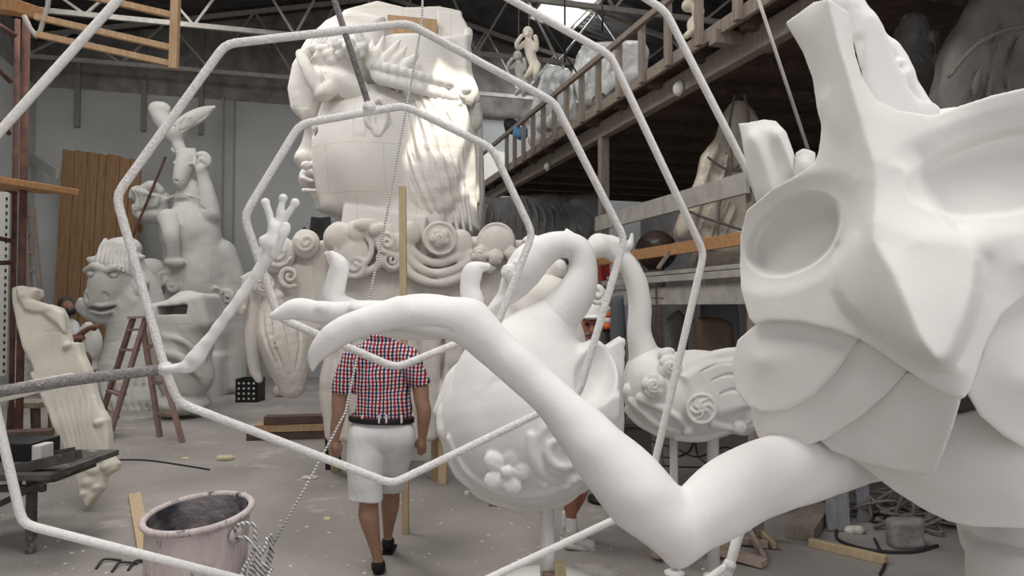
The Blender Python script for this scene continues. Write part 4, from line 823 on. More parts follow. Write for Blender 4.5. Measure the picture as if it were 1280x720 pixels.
# ------------------------------------------------------------------ the timber mezzanine on the right
def vat(px, u):                        # distance along the hall at which the line of sight of column px crosses u
    k = (px-640)/FPX; d = u/(math.sin(A_)+math.cos(A_)*k); return d*(-math.sin(A_)*k+math.cos(A_))
mz = thing('mezzanine', B(3.3, 8, 0), 'dark timber storage gallery with a low railing along the right side', 'mezzanine')
V0, V1, U0, U1 = .6, 13.6, 3.1, 8.95
V = MB()
n = 30
for i in range(n): a = U0+(U1-U0)*i/n; V.box(B(a+(U1-U0)/n/2, (V0+V1)/2, 3.86), ((U1-U0)/n/2-.006, (V1-V0)/2, .02), R3)
V.build('deck', M['wooddark'], mz)
mb = MB(); mb.box(B(3.29, (V0+V1)/2, 3.69), (.05, (V1-V0)/2, .09), R3); mb.build('beam', M['woodgrey'], mz, bevel=.008)
mb = MB(); mb.box(B(3.08, (V0+V1)/2, 3.83), (.02, (V1-V0)/2, .055), R3); mb.build('edge_board', M['woodgrey'], mz, bevel=.006)
for v in np.arange(V0+.3, V1, .75):
    mb = MB(); mb.box(B((3.12+U1)/2, v, 3.79), ((U1-3.12)/2, .035, .05), R3); mb.build('joist', M['wooddark'], mz)
mb = MB(); mb.bar(B(3.0, V0, 4.30), B(3.0, V1, 4.32), .045, .06); mb.build('rail', M['woodgrey'], mz, bevel=.006)
for px in (633, 643, 654, 666, 679, 693, 708, 727, 748, 774, 803, 836, 875, 924, 985):
    v = vat(px, 3.03); mb = MB(); mb.box(B(3.035, v, 4.05), (.025, .035, .28), R3); mb.build('rail_post', M['woodgrey'], mz, bevel=.004)
for v in (2.4, 4.9):
    mb = MB(); mb.box(B(3.3, v, 3.76), (.28, .05, .055), R3); mb.build('bearer', M['woodgrey'], mz, bevel=.006)
def pole(px, u=3.29, w=.055):
    v = vat(px, u); return v, B(u, v, 0)
v, b = pole(755); mb = MB(); mb.box(b+(0, 0, 1.8), (w_ := .05, .05, 1.8), R3); mb.build('support_post', M['woodgrey'], mz, bevel=.006)
mb = MB(); mb.box(B(3.35, 12.9, 1.8), (.05, .05, 1.8), R3); mb.build('support_post', M['woodgrey'], mz, bevel=.006)
mb = MB(); mb.box(B(3.29, 2.0, 1.8), (.06, .06, 1.8), R3); mb.build('support_post', M['woodgrey'], mz, bevel=.006)
q = b-VD*.0+np.array([0, 0, CAMZ+(383-333)*7.9/FPX]); fwd_ = b/np.linalg.norm(b)
bx_ = thing('switch_box', q-fwd_*.14, 'small red electrical box fixed on the dark timber post', 'switch box')
mb = MB(); mb.box(q-fwd_*.125, (.055, .045, .15), R3); mb.build('housing', M['red'], bx_, bevel=.008)
mb = MB(); mb.box(q-fwd_*.175+(0, 0, .05), (.02, .012, .03), R3); mb.build('switch', M['greymetal'], bx_, bevel=.003)
lw = thing('round_lamp', P(849, 111, 6.3), 'small round white lamp stuck on the gallery beam', 'lamp')
p = B(3.235, vat(849, 3.22), 3.64); mb = MB(); mb.lathe([(0, .05), (.04, .045), (.065, .02), (.07, 0), (0, 0)], p, 24, -UD); mb.build('globe', M['white'], lw, True)
p = B(3.235, vat(684, 3.22), 3.60); lw = thing('round_lamp', p, 'tiny round white lamp on the far part of the gallery beam', 'lamp'); mb = MB(); mb.lathe([(0, .05), (.03, .045), (.055, .02), (.06, 0), (0, 0)], p, 24, -UD); mb.build('globe', M['white'], lw, True)
# storage rack below
rk = thing('storage_rack', B(3.8, 6, 0), 'long storage rack of pale bars and a concrete shelf under the gallery', 'rack')
va, vb = vat(770, 3.35), 4.6
for nm, z, w, h_, m_, u in (('top_bar', 2.60, .04, .16, 'greymetal', 3.12), ('timber_rail', 2.197, .035, .10, 'woodorange', 3.12), ('thin_rail', 1.997, .025, .035, 'greymetal', 3.12), ('thin_rail', 1.94, .025, .055, 'greymetal', 3.06), ('shelf_edge', 1.79, .04, .15, 'greymetal', 3.12)):
    mb = MB(); mb.bar(B(u, va-(.3 if z < 2.1 else 0), z), B(u, vb, z), w, h_); mb.build(nm, M[m_], rk, bevel=.004)
mb = MB(); mb.box(B(4.4, (va+vb)/2, 1.84), (1.25, (va-vb)/2, .035), R3); mb.build('shelf', M['concrete'], rk)
for u, v in ((3.2, vb+.05), (5.75, vb+.05), (5.75, va-.05)):
    mb = MB(); mb.box(B(u, v, 1.35), (.04, .04, 1.35), R3); mb.build('upright', M['woodgrey'], rk, bevel=.004)
for (x0, y0, x1, y1) in ((822, 336, 846, 303), (858, 345, 872, 312), (880, 338, 925, 322)):
    mb = MB(); mb.bar(P(x0, y0, 6.4), P(x1, y1, 6.4), .03, .05, (0, 1, 0)); mb.build('brace', M['woodgrey'], rk, bevel=.003)
# shrouded things
def wrap(name, pts, d, label, m, dep=.5, nz=2.2, group=None, cat='wrapped object', folds=10, hp=2.4, seed=3, thick=22):
    xs = [p[0] for p in pts]; ys = [p[1] for p in pts]; s = Sc(d, min(xs)-4, min(ys)-4, max(xs)+4, max(ys)+4, -thick*2.2, thick*1.6, hp)
    s.pl(pts, thick*.8, -thick*1.8, thick*.75, 3, taper=.25)
    rg = np.random.default_rng(seed); cx = np.mean(xs); y0, y1 = min(ys), max(ys)
    def span(y):
        x_ = []
        for (xa, ya), (xb, yb) in zip(pts, pts[1:]+pts[:1]):
            if (ya <= y) != (yb <= y): x_.append(xa+(xb-xa)*(y-ya)/(yb-ya))
        return min(x_), max(x_)
    for i in range(folds):
        q_ = []
        a = rg.uniform(.12, .88)
        for k, (f, z_, r_) in enumerate(((.16, .5, 1.2), (.5, .82, 2.0), (.9, .78, 2.4))):
            y = y0+(y1-y0)*f; l_, h_ = span(y); q_.append((l_+(h_-l_)*min(.9, max(.1, a+rg.uniform(-.1, .1))), y, thick*z_, r_))
        s.t(q_, 3)
    s.noise(nz, 4/max(.3, d*.09), seed)
    t = thing(name, foot(s.p(cx, y1, 0), s.p(cx, y1, 0)[2]), label, cat, group); s.build('wrapping', m, t, 2); return t, s
g_ = 'film-wrapped sculptures'
wA, sA = wrap('wrapped_sculpture', [(728, 44), (742, 40), (775, 42), (812, 41), (819, 55), (818, 84), (812, 100), (790, 118), (770, 112), (745, 130), (722, 120), (712, 90), (718, 62)], 9.3, 'bulky sculpture under clear plastic film behind the gallery railing', M['film'], group=g_, seed=5)
mb = MB(); mb.prism([P(x, y, 9.35) for x, y in ((735, 66), (760, 52), (800, 60), (808, 84), (780, 104), (745, 112))], (0, .3, 0)); mb.build('dark_core', mat('dim_figure', (.30, .28, .28), .9, var=(.45, .38, .33), scale=4), wA, bevel=.03)
wB, sB = wrap('wrapped_sculpture', [(672, 88), (684, 70), (706, 74), (716, 90), (722, 120), (728, 150), (700, 165), (672, 168), (658, 150), (660, 115)], 11.3, 'dim sculpture under grey plastic film at the far end of the railing', M['film'], group=g_, seed=6)
mb = MB(); mb.prism([P(x, y, 11.4) for x, y in ((678, 100), (700, 92), (712, 120), (708, 158), (676, 160))], (0, .3, 0)); mb.build('dark_core', M['filmdark'], wB, bevel=.03)
wC, sC = wrap('wrapped_sculpture', [(918, 120), (926, 114), (938, 115), (950, 130), (968, 170), (975, 215), (968, 262), (942, 318), (905, 322), (870, 300), (842, 305), (843, 285), (858, 250), (880, 190), (902, 150)], 6.9, 'tall cream film-wrapped sculpture tied with rope on the rack', M['filmcream'], group=g_, seed=8, thick=20)
for q in ([(884, 196), (905, 210), (928, 212), (955, 196)], [(856, 262), (880, 272), (905, 280), (940, 292)], [(918, 120), (912, 160), (914, 210), (900, 250), (897, 300)], [(930, 118), (936, 150), (928, 200), (910, 215)]):
    mb = MB(); mb.tube([sC.p(x, y, 25) for x, y in curve(q, 6)], .012, 8); mb.build('rope_tie', M['oldrope'], wC, True)
wD, _ = wrap('wrapped_sculpture', [(1138, 8), (1150, 4), (1168, 8), (1184, 60), (1190, 120), (1188, 230), (1120, 230), (1120, 120), (1126, 70)], 4.9, 'dark pointed shape under dusty film behind the mask horn', M['filmdark'], group=g_, seed=9)
wE, _ = wrap('wrapped_sculpture', [(1216, 4), (1240, -34), (1320, -40), (1400, 0), (1420, 240), (1190, 240), (1186, 100), (1196, 50)], 4.3, 'dusty film drape tied with cord at the top right corner', mat('dusty_drape', (.22, .20, .185), .6, var=(.13, .12, .115), scale=4, bump=.6, bscale=9), group=g_, seed=11, thick=30)
mb = MB(); mb.tube([P(x, y, 4.07) for x, y in curve([(1186, 96), (1215, 62), (1250, 40), (1290, 30)], 6)], .012, 8); mb.build('cord', M['oldrope'], wE, True)
for t_, px, py, d in ((wC, 905, 320, 6.9),):
    p = P(px, py, d); z0 = 1.88 if t_ is wC else 0
    mb = MB(); mb.box((p[0], p[1]+.05, (p[2]+z0)/2), (.22, .18, (p[2]-z0)/2+.03)); mb.build('pedestal', M['woodgrey'], t_, bevel=.01)
# papier-mache ball on the rack
bs = Sc(7.6, 792, 284, 850, 342, -30, 30, 1.3); bs.b(820, 313, 0, 26, 25, 26); bs.noise(.8, 6, 3)
for i in range(7): bs.t([(812+i*4, 288+abs(i-3)*1.5, 6, .9), (802+i*6.5, 312, 24-abs(i-3)*3, 1.2), (812+i*3, 337, 8, .9)], .6, True)
bt = thing('painted_ball', bs.p(820, 338, 0), 'large dark papier-mache ball with rusty streaks on the rack', 'ball'); bs.build('ball', mat('painted_ball', (.05, .05, .055), .35, var=(.10, .05, .035), scale=5, stain=(.22, .24, .25), stain_scale=7, stain_amt=.58), bt); p = bs.p(820, 338, 0); mb = MB(); mb.lathe([(0, 1.88-p[2]), (.1, 1.88-p[2]), (.08, .03), (0, .03)], p, 20); mb.build('stand', M['woodgrey'], bt, True)
# junk below the shelf
jk = thing('rebar_cage', foot(P(815, 480, 6.2)), 'narrow rusty wire cage standing under the rack shelf', 'rebar cage')
for dx in (-9, -2, 6, 12):
    mb = MB(); mb.tube([foot(P(816+dx, 480, 6.2)), P(814+dx, 358, 6.6)], .007, 6); mb.build('rod', M['rust'], jk)
for y in (372, 382, 393, 407, 420, 434, 450):
    mb = MB(); mb.tube([P(805, y, 6.2), P(830, y+1, 6.2)], .005, 6); mb.build('stirrup', M['rust'], jk)
for (pts, d, m_, lab, nm) in (([(872, 398), (905, 396), (920, 404), (922, 440), (868, 442)], 6.2, mat('brown_metal', (.085, .055, .04), .5, var=(.13, .08, .05), scale=9), 'brown battered drum shape beneath the concrete shelf', 'brown_drum'), ([(880, 376), (900, 372), (922, 374), (928, 392), (885, 396), (874, 384)], 6.6, mat('dull_sheet', (.11, .12, .13), .7), 'dull grey sheet bundle beneath the concrete shelf', 'sheet_bundle'), ([(764, 370), (782, 366), (784, 420), (766, 425)], 7.0, mat('slate_sheet', (.10, .11, .12), .7), 'slate grey bundle leaning by the timber post', 'grey_bundle'), ([(832, 400), (850, 386), (862, 400), (860, 440), (830, 442)], 6.9, M['filmdark'], 'dark folded tarpaulin heap behind the wire cage', 'tarpaulin')):
    xs = [p[0] for p in pts]; ys = [p[1] for p in pts]; s = Sc(d, min(xs)-3, min(ys)-3, max(xs)+3, 545, -25, 22, 1.8); s.pl(pts[:-2]+[(max(xs), 540), (min(xs), 540)], 16, -18, 8, taper=.1); s.noise(1.3, 6, 4); tag(s.build(nm, m_), lab, 'storage clutter')
cn = thing('striped_barrel', foot(P(757, 520, 6.4)), 'orange and white banded post standing behind the bearded man', 'barrier post')
for i, m_ in enumerate(('orange', 'white', 'orange', 'white', 'orange')):
    y0 = 376+i*7; mb = MB(); p = P(757, y0+7, 6.4); mb.lathe([(0, 0), (.045, 0), (.045, S(7, 6.4)), (0, S(7, 6.4))], p, 16); mb.build('band', M[m_], cn, True)
mb = MB(); p = np.array(foot(P(757, 520, 6.4))); mb.lathe([(0, 0), (.16, 0), (.16, .04), (.05, .06), (.04, P(757, 411, 6.4)[2]), (0, P(757, 411, 6.4)[2])], p, 20); mb.build('base', M['darkmetal'], cn, True)
# plastic sheet hung under the far end
s = Sc(11.8, 596, 210, 760, 330, -30, 20, 2.2); s.pl([(600, 246), (640, 244), (752, 240), (756, 330), (600, 330)], 3, -2, 1.5)
for i in range(16): x = 604+i*9.4; s.t([(640+(x-640)*.6, 244, 2, 1.5), (x+2, 270, 6, 2.2), (x, 326, 5, 2.6)], 2)
s.noise(1.0, 3, 4); tag(s.build('plastic_sheet', M['filmdark']), 'dusty plastic sheet hanging under the far end of the gallery', 'plastic sheet')
# hanging dolls
def doll(px, py, d, sc, label, m, seed, ropetop):
    s = Sc(d, px-24*sc, py-34*sc, px+24*sc, py+44*sc, -20*sc, 20*sc, .75)
    f = lambda x, y, z=0, r=4: (px+x*sc, py+y*sc, z*sc, r*sc)
    s.t([f(-1, -8, 0, 6), f(2, 4, 0, 6.5), f(5, 14, 0, 6), f(8, 20, 0, 6.5)], 2); s.t([f(0, -16, 0, 3), f(0, -8, 0, 5)], 2)
    s.t([f(-5, -8, 0, 3.6), f(-13, -2, 4, 3), f(-15, -8, 8, 2.7), f(-9, -17, 8, 2.6)], 1); s.t([f(4, -8, 0, 3.6), f(9, 0, 6, 3), f(10, -8, 9, 2.7), f(8, -16, 9, 2.8)], 1)
    s.t([f(6, 20, 0, 5), f(2, 27, 8, 4.2), f(-3, 34, 4, 3.2)], 1); s.t([f(10, 20, 0, 5), f(9, 28, 8, 4.2), f(8, 36, 4, 3.2)], 1)
    t = thing('hanging_doll', s.p(px, py+30*sc, 0), label, 'doll', 'jointed dolls hung from the roof'); s.build('body', m, t, 1)
    s = Sc(d, px-14*sc, py-36*sc, px+12*sc, py-8*sc, -12*sc, 14*sc, .6); s.b(*f(-1, -21)[:3], 6.5*sc, 8*sc, 7*sc, 10); s.b(*f(-2, -19, 7)[:3], 1.4*sc, 2.4*sc, 2*sc)
    for x in (-4.5, 1.0): s.b(*f(x, -22, 6.5)[:3], 1.4*sc, 1*sc, 1.6*sc, 0, .3, True)
    s.build('head', m, t, 1); mb = MB(); mb.tube([s.p(px, py-26*sc, 0), s.p(px+1, ropetop, 0)], .006, 6); mb.build('cord', M['oldrope'], t)
doll(661, 62, 9.6, 1.0, 'pale jointed doll hanging below the bright skylight', mat('ivory_doll', (.78, .70, .56), .6, var=(.84, .80, .74), scale=6), 2, -25)
doll(648, 88, 10.4, .85, 'dusty grey doll hanging left of the pale doll', M['dusty'], 4, -20)
# chains and ropes from the roof
for (x0, y0, x1, y1, d, lab, nm, m_) in ((706, -20, 706, 78, 10.5, 'thin steel chain hanging straight down in front of the skylight', 'hanging_chain', 'darkmetal'), (655, -10, 727, 100, 8.6, 'thin dark cable slanting down to the gallery railing', 'slanting_cable', 'cable'), (945, -10, 1010, 187, 2.9, 'thin pale rope slanting down behind the mask horn', 'slanting_rope', 'greymetal'), (753, -5, 753, 40, 11, 'short dark rod hanging from the roof above the film-wrapped block', 'hanger_rod', 'darkmetal')):
    mb = MB(); mb.tube([P(x0, y0, d), P(x1, y1, d)], S(1.1 if d > 5 else 2.2, d), 8); tag(mb.build(nm, M[m_], None, True), lab, 'rope' if 'rope' in nm else 'cable')
s = Sc(9.0, 738, 115, 765, 138, -8, 8, .7); s.ring(747, 126, 0, 6.5, 1.8, (.4, 1, 0)); s.ring(752, 123, 2, 5.5, 1.6, (-.5, 1, .2)); tag(s.build('rope_coil', M['oldrope']), 'small coil of rope hooked on a gallery railing post', 'rope')
# odds and ends at the far end and the near end of the gallery
for (x, y, r, d, m_, lab, nm) in ((652, 168, 9, 10.6, 'blue', 'blue bundle behind the far railing posts', 'blue_bundle'), (668, 176, 8, 10.4, 'white', 'small white bundle behind the far railing posts', 'white_bundle'), (640, 160, 10, 11.4, 'black', 'black bag beyond the far railing posts', 'black_bag')):
    s = Sc(d, x-16, y-16, x+16, y+16, -14, 14, 1.1); s.b(x, y, 0, r, r*.9, r); s.b(x+4, y-5, 2, r*.6, r*.6, r*.6, 0, 3); s.b(x-4, y-4, 2, r*.5, r*.7, r*.6, 30, 3); s.noise(1.5, 8, int(x)); tag(s.build(nm, M[m_]), lab, 'bundle')
s = Sc(5.9, 850, -14, 892, 58, -16, 16, 1.2); s.b(868, 34, 0, 9, 14, 8, 12); s.b(860, 8, 0, 9, 8, 8); s.b(872, 14, 4, 8, 10, 7, 30, 3); s.t([(858, 45, 4, 3), (872, 30, 8, 3), (876, 20, 8, 3)], 2); s.noise(1, 8, 3); tag(s.build('cloth_puppet', M['filmcream']), 'limp beige puppet lying on the near gallery edge', 'puppet')
# ------------------------------------------------------------------ left side: scaffold, planks, horses
DC = 6.6
sc_ = thing('scaffold', foot(P(18, 470, DC)), 'rusty tube scaffold at the left edge carrying a plank', 'scaffold')
for (x0, y0, x1, y1, r, d) in ((22, 24, 12, 640, 5, 6.9), (33, 26, 22, 640, 7, 6.5), (-30, 20, -38, 640, 6, 6.5)):
    p0, p1 = P(x0, y0, d), P(x1, y1, d); p1 = p0+(p1-p0)*(p0[2]/(p0[2]-p1[2])); mb = MB(); mb.tube([p0, p1], S(r*.62, d), 12); mb.build('upright', M['rust'], sc_, True)
for (x0, y0, x1, y1) in ((-20, 20, 20, 45), (-30, 60, 14, 103), (-30, 218, 20, 242), (-30, 292, 18, 302), (0, 150, 12, 168), (-30, 330, 16, 328)):
    mb = MB(); mb.tube([P(x0, y0, 6.7), P(x1, y1, 6.8)], S(3.0, 6.7), 10); mb.build('brace', M['rust'], sc_, True)
def plank(name, a, b, w, h_, m, label, cat='plank', hint=(0, 0, 1), bev=.006, group=None, parent=None):
    mb = MB(); mb.bar(a, b, w, h_, hint)
    o = mb.build(name, m, parent, bevel=bev)
    if parent is None: tag(o, label, cat, group)
    return o
plank('scaffold_plank', P(-90, 226, 6.75), P(46, 232, 6.25), .8, .055, M['woodorange'], 'orange-brown plank lying across the rusty scaffold')
plank('timber_block', P(-40, 2, 6.6), P(36, 12, 6.1), .22, .10, M['woodorange'], 'thick timber block at the top of the scaffold', 'timber')
gf = thing('guardrail_frame', P(135, 60, 5.6), 'pine guardrail frame of three rails and a post hanging high at the left', 'guardrail')
for (x0, y0, x1, y1) in ((44, 21, 219, 61), (46, 43, 219, 81), (105, -6, 219, 20), (20, -26, 216, -14)):
    plank('rail', P(x0, y0, 5.5), P(x1, y1, 5.6), .045, .045, M['wood'], '', parent=gf, hint=(0, 1, 0), bev=.003)
plank('post', P(221, -40, 5.57), P(217, 86, 5.57), .06, .05, M['wood'], '', parent=gf, hint=(0, 1, 0), bev=.003)
mb = MB(); mb.tube([P(62, -30, 5.5), P(60, 6, 5.5), P(50, 40, 5.5), P(46, 46, 5.5), P(38, 36, 5.5), P(30, 20, 5.5)], .018, 10); mb.build('hanger', M['greymetal'], gf, True)
# plank door panel against the back wall
pd = thing('plank_panel', foot(P(115, 450, 15.6)), 'tall panel of brown upright planks leaning on the back wall', 'plank panel')
tl = [(72, 184), (88, 185), (104, 187), (118, 189), (128, 190), (145, 194), (158, 196), (172, 198)]; bl = 58
for i in range(7):
    xb = [66, 82, 97, 112, 126, 142, 156, 170]
    zt = P(tl[i][0], tl[i][1], 15.4)[2]; a0 = P(tl[i][0], 300, 15.4); a1 = P(tl[i+1][0]-.8, 300, 15.4)
    mb = MB(); c_ = (a0+a1)/2; mb.prism([(a0[0]-.13, a0[1]+.0, .02), (a1[0]-.13, a1[1], .02), (a1[0], a1[1]+.12, zt-.05), (a0[0], a0[1]+.12, zt)], (0, .06, 0)); mb.build('plank', M['panelwood'], pd, bevel=.006)
for z in (1.0, 3.4):
    a0, a1 = P(70, 300, 15.62), P(172, 300, 15.62); mb = MB(); mb.box(((a0[0]+a1[0])/2, a0[1]+.2, z), ((a1[0]-a0[0])/2, .04, .08)); mb.build('ledge', M['panelwood'], pd)
wb = MB(); wb.bar(P(40, 198, 15.8), P(72, 218, 15.2), .06, .22, (0, 0, 1)); tag(wb.build('wall_bracket', mat('whitewashed_timber', (.42, .41, .39), .9), bevel=.01), 'pale whitewashed timber bracing the left edge of the plank panel', 'timber')
# dark ladder by the wall
ld = thing('wall_ladder', foot(P(50, 420, 14.0)), 'dark narrow ladder leaning near the plank panel', 'ladder')
for (x0, y0, x1, y1) in ((32, 252, 44, 462), (41, 258, 62, 462)): plank('rail', P(x0, y0, 14.4), np.array(foot(P(x1, y1, 14.0))), .06, .08, M['woodgrey'], '', parent=ld, hint=(0, 1, 0))
for i in range(9):
    t = .06+i*.1; a = P(32, 252, 14.4)*(1-t)+np.array(foot(P(44, 462, 14.0)))*t; b_ = P(41, 258, 14.4)*(1-t)+np.array(foot(P(62, 462, 14.0)))*t; plank('rung', a, b_, .05, .05, M['woodgrey'], '', parent=ld)
# ------------------------------------------------------------------ horses
hb = thing('horse_sculpture', foot(P(165, 520, 12.6)), 'grey-white horse bust with flowing mane and open mouth, behind the stepladder', 'horse sculpture')
s = Sc(12.6, 92, 292, 215, 470, -55, 56, 1.1)
s.t([(152, 330, 0, 24), (168, 370, -6, 32), (175, 410, -8, 38), (176, 455, -8, 44)], 6)                       # neck
s.t([(150, 332, 8, 26), (140, 350, 14, 26), (130, 368, 20, 19), (122, 376, 22, 14)], 6)
s.b(116, 368, 26, 9, 8, 9, 0, 3); s.b(134, 364, 30, 9, 7, 8, 0, 3)
s.t([(120, 394, 14, 10), (130, 397, 16, 9), (142, 394, 10, 10)], 3); s.b(127, 384, 30, 17, 3.6, 14, 6, .6, True)
s.t([(112, 379, 30, 2.6), (126, 382, 36, 2.6), (142, 379, 28, 2.6)], 1.2); s.t([(114, 389, 26, 2.2), (127, 392, 33, 2.2), (140, 389, 26, 2.2)], 1.2)
for x, y in ((107, 372), (132, 370)): s.st([(x-1, y-3), (x+2, y+2)], 2.6, -.2, .8, True)
s.t([(108, 338, 26, 4), (118, 333, 34, 4.5), (128, 336, 36, 4)], 1.5); s.t([(134, 338, 38, 4), (146, 334, 36, 4.5), (156, 338, 28, 4)], 1.5)
for x, y in ((114, 343), (142, 344)): zz = s.on(x, y); s.b(x, y, zz-1, 7, 5, 5, 0, 1, True); s.b(x, y, zz-2, 5, 3.6, 4, 0, .5)
s.t([(126, 324, 10, 5), (117, 326, 12, 5), (111, 324, 12, 2)], 2); s.t([(166, 326, 6, 6), (174, 322, 8, 5), (180, 321, 8, 2)], 2)
s.b(150, 314, 4, 26, 17, 20, 12, 5)
for i in range(10): s.st([(132+i*4.2, 300+i*1.2), (124+i*5.0, 312+i*1.6), (122+i*5.4, 326+i*2.2)], 2.2, .6, 1); s.st([(134+i*4.2, 300+i*1.2), (127+i*5.0, 312+i*1.6), (126+i*5.4, 326+i*2.2)], 1.0, .8, .5, True)
s.t([(158, 366, 20, 7), (166, 378, 20, 8), (150, 392, 18, 8)], 3)
for i in range(7): s.t([(146+i*5, 372-i*5, 22-i, 4), (152+i*5, 384-i*5, 24-i, 4.5), (146+i*6, 396-i*6, 16-i, 3)], 1.5)
for i in range(5): s.t([(102+i*2, 376+i*3, 14, 4), (99+i*3, 384+i*3, 12, 4), (104+i*3, 392+i*2, 10, 3)], 2)
s.noise(.5, 5, 3); s.build('head', M['dusty'], hb, 1)
s = Sc(12.6, 100, 400, 320, 545, -70, 60, 1.9)
s.t([(178, 430, -6, 40), (172, 470, 0, 46), (165, 500, 4, 44)], 8); s.b(190, 500, 0, 70, 38, 50, 0, 10); s.b(150, 530, 10, 46, 14, 44, 0, 6)
for i in range(12): s.st([(118+i*10, 470+6*math.sin(i)), (122+i*9, 492), (130+i*9, 516)], 4.2, .5, 2); s.st([(123+i*10, 470+6*math.sin(i)), (127+i*9, 492), (135+i*9, 518)], 1.5, .6, 1, True)
s.t([(162, 524, 40, 10), (178, 534, 46, 10), (200, 528, 40, 9)], 4)
s.noise(1.2, 4, 7); s.build('chest', M['foamgrey'], hb, 1)
hr = thing('sea_horse_sculpture', foot(P(245, 490, 14.2)), 'tall rearing sea-horse sculpture topped by a finned tail, against the back wall', 'horse sculpture')
s = Sc(14.2, 156, 180, 312, 495, -60, 62, 1.4)
s.t([(237, 238, 0, 15), (237, 262, 0, 20), (236, 300, 0, 30), (243, 350, 0, 34), (246, 400, 0, 36), (246, 480, 0, 40)], 6)
s.b(232, 290, 12, 30, 34, 24, 0, 6); s.b(258, 300, 4, 16, 42, 20, 0, 6); s.b(255, 345, 2, 28, 60, 30, 0, 8)
s.t([(212, 274, 30, 13), (214, 292, 44, 10), (216, 308, 44, 7.5), (217, 322, 40, 7)], 2); s.b(218, 328, 40, 11.5, 5.5, 9, 0, 2)
s.t([(262, 268, 10, 12), (258, 240, 10, 9), (254, 222, 10, 7), (252, 212, 12, 7)], 3); s.spiral(254, 202, 12, 9, 4, 1.4, 240, 1, 2); s.b(254, 203, 8, 10, 8, 6, 0, 2)
s.t([(278, 318, -6, 18), (290, 350, -8, 16), (296, 400, -8, 12), (292, 480, -6, 14)], 4); s.b(275, 390, -6, 26, 60, 24, 0, 6)
s.t([(200, 250, -6, 12), (184, 248, -6, 14), (172, 240, -4, 9), (166, 246, -2, 5)], 4); s.t([(196, 268, -4, 9), (178, 268, -4, 9), (168, 258, 0, 4)], 3); s.b(194, 262, -8, 18, 20, 10, 0, 4); s.t([(178, 236, 4, 6), (190, 232, 4, 7), (200, 238, 2, 5)], 2)
s.b(190, 340, -6, 22, 18, 18, 0, 4); s.bx(244, 470, 0, 42, 30, 30, 0, 6, 6)
s.st([(208, 250), (225, 243), (250, 248)], 2, .5, 1.5); s.st([(206, 258), (230, 250), (256, 262)], 1.4, .4, 1, True)
for i in range(6): s.st([(166+i*5, 236+i*1.5), (172+i*5, 246), (170+i*5, 262-i)], 3, .8, 1.2)
for x, y, r in ((196, 352, 9), (208, 348, 10), (200, 364, 8), (215, 358, 9), (272, 366, 9), (284, 372, 8)): s.spiral(x, y, s.on(x, y, 2), r, 3.4, 1.3, x*11, 1, 2)
s.noise(.8, 4, 5); s.build('body', M['foamgrey'], hr, 1)
s = Sc(14.2, 205, 176, 262, 245, -20, 36, 1.0)
s.t([(234, 198, 2, 13), (229, 212, 10, 11), (226, 224, 14, 9.5), (226, 229, 14, 8)], 3); s.t([(219, 190, 2, 3), (215, 186, 2, 1.5)], 1); s.t([(240, 192, 0, 5), (243, 187, 0, 1.5)], 1); s.b(219, 204, 14, 3.2, 2.4, 3, 0, .6); s.b(238, 205, 14, 3.2, 2.4, 3, 0, .6); s.b(221, 226, 22, 1.8, 1.6, 3, 0, .5, True); s.b(230, 226, 22, 1.8, 1.6, 3, 0, .5, True)
for i in range(5): s.t([(222+i*5, 188, 4, 3.5), (226+i*5, 196+i*3, 8, 3.5)], 1)
s.noise(.5, 6, 5); s.build('head', M['dusty'], hr, 1)
s = Sc(14.2, 182, 122, 276, 200, -22, 22, 1.1)
s.t([(229, 196, 0, 8), (222, 178, 0, 8), (218, 165, 0, 11)], 3); s.t([(216, 168, 0, 10), (204, 150, 0, 11), (196, 137, 0, 9)], 4); s.b(200, 137, 2, 13, 9, 9, 0, 3); s.t([(220, 166, 0, 11), (238, 150, 0, 10), (254, 140, 0, 7), (268, 134, 0, 2.5)], 4); s.b(244, 148, 0, 22, 9, 7, 28, 4)
for i in range(6): s.st([(226, 164-i*2), (240, 157-i*3.5), (262, 141-i*1.6)], 1.3, .3, .8, True)
for i in range(4): s.st([(196+i*4, 130+i), (200+i*4, 142), (210+i*3, 158)], 1.2, .3, .8, True)
s.noise(.6, 5, 5); s.build('tail_fin', M['dusty'], hr, 1)
mb = MB(); mb.bar(P(207, 196, 14.0), P(163, 302, 14.0), .035, .035, (0, 1, 0)); mb.build('spear', M['rust'], hr)
tk = thing('hollow_torso', foot(P(225, 480, 11.2)), 'grey foam torso block with a hollow cut in its top, right of the stepladder', 'foam sculpture')
s = Sc(11.2, 185, 365, 275, 520, -50, 45, 1.4)
s.b(228, 425, 0, 38, 62, 34, -12, 4); s.b(232, 470, 0, 34, 34, 30, 0, 10); s.bx(232, 395, 0, 38, 22, 30, 12, 8, 8); s.bx(220, 388, 18, 18, 6, 30, 3, 1, 1, True); s.t([(206, 420, 30, 5), (230, 426, 36, 4), (246, 440, 30, 3)], 4); s.t([(205, 440, 30, 4), (228, 448, 36, 5), (250, 470, 28, 3)], 4); s.b(225, 505, 0, 34, 14, 32, 0, 5)
s.noise(1.0, 5, 9); s.build('block', M['foamgrey'], tk, 1)
# white bust/bag beside the masked worker
s = Sc(11.2, 98, 400, 130, 455, -20, 20, 1.1); s.b(113, 428, 0, 13, 24, 14, 12); s.t([(110, 408, 6, 5), (108, 425, 12, 4), (112, 445, 10, 4)], 2); s.b(112, 470, 0, 12, 30, 12, 0, 5); s.noise(.8, 6, 2); tag(s.build('plaster_roll', M['dusty']), 'rounded plaster shell standing beside the seated worker', 'plaster piece')
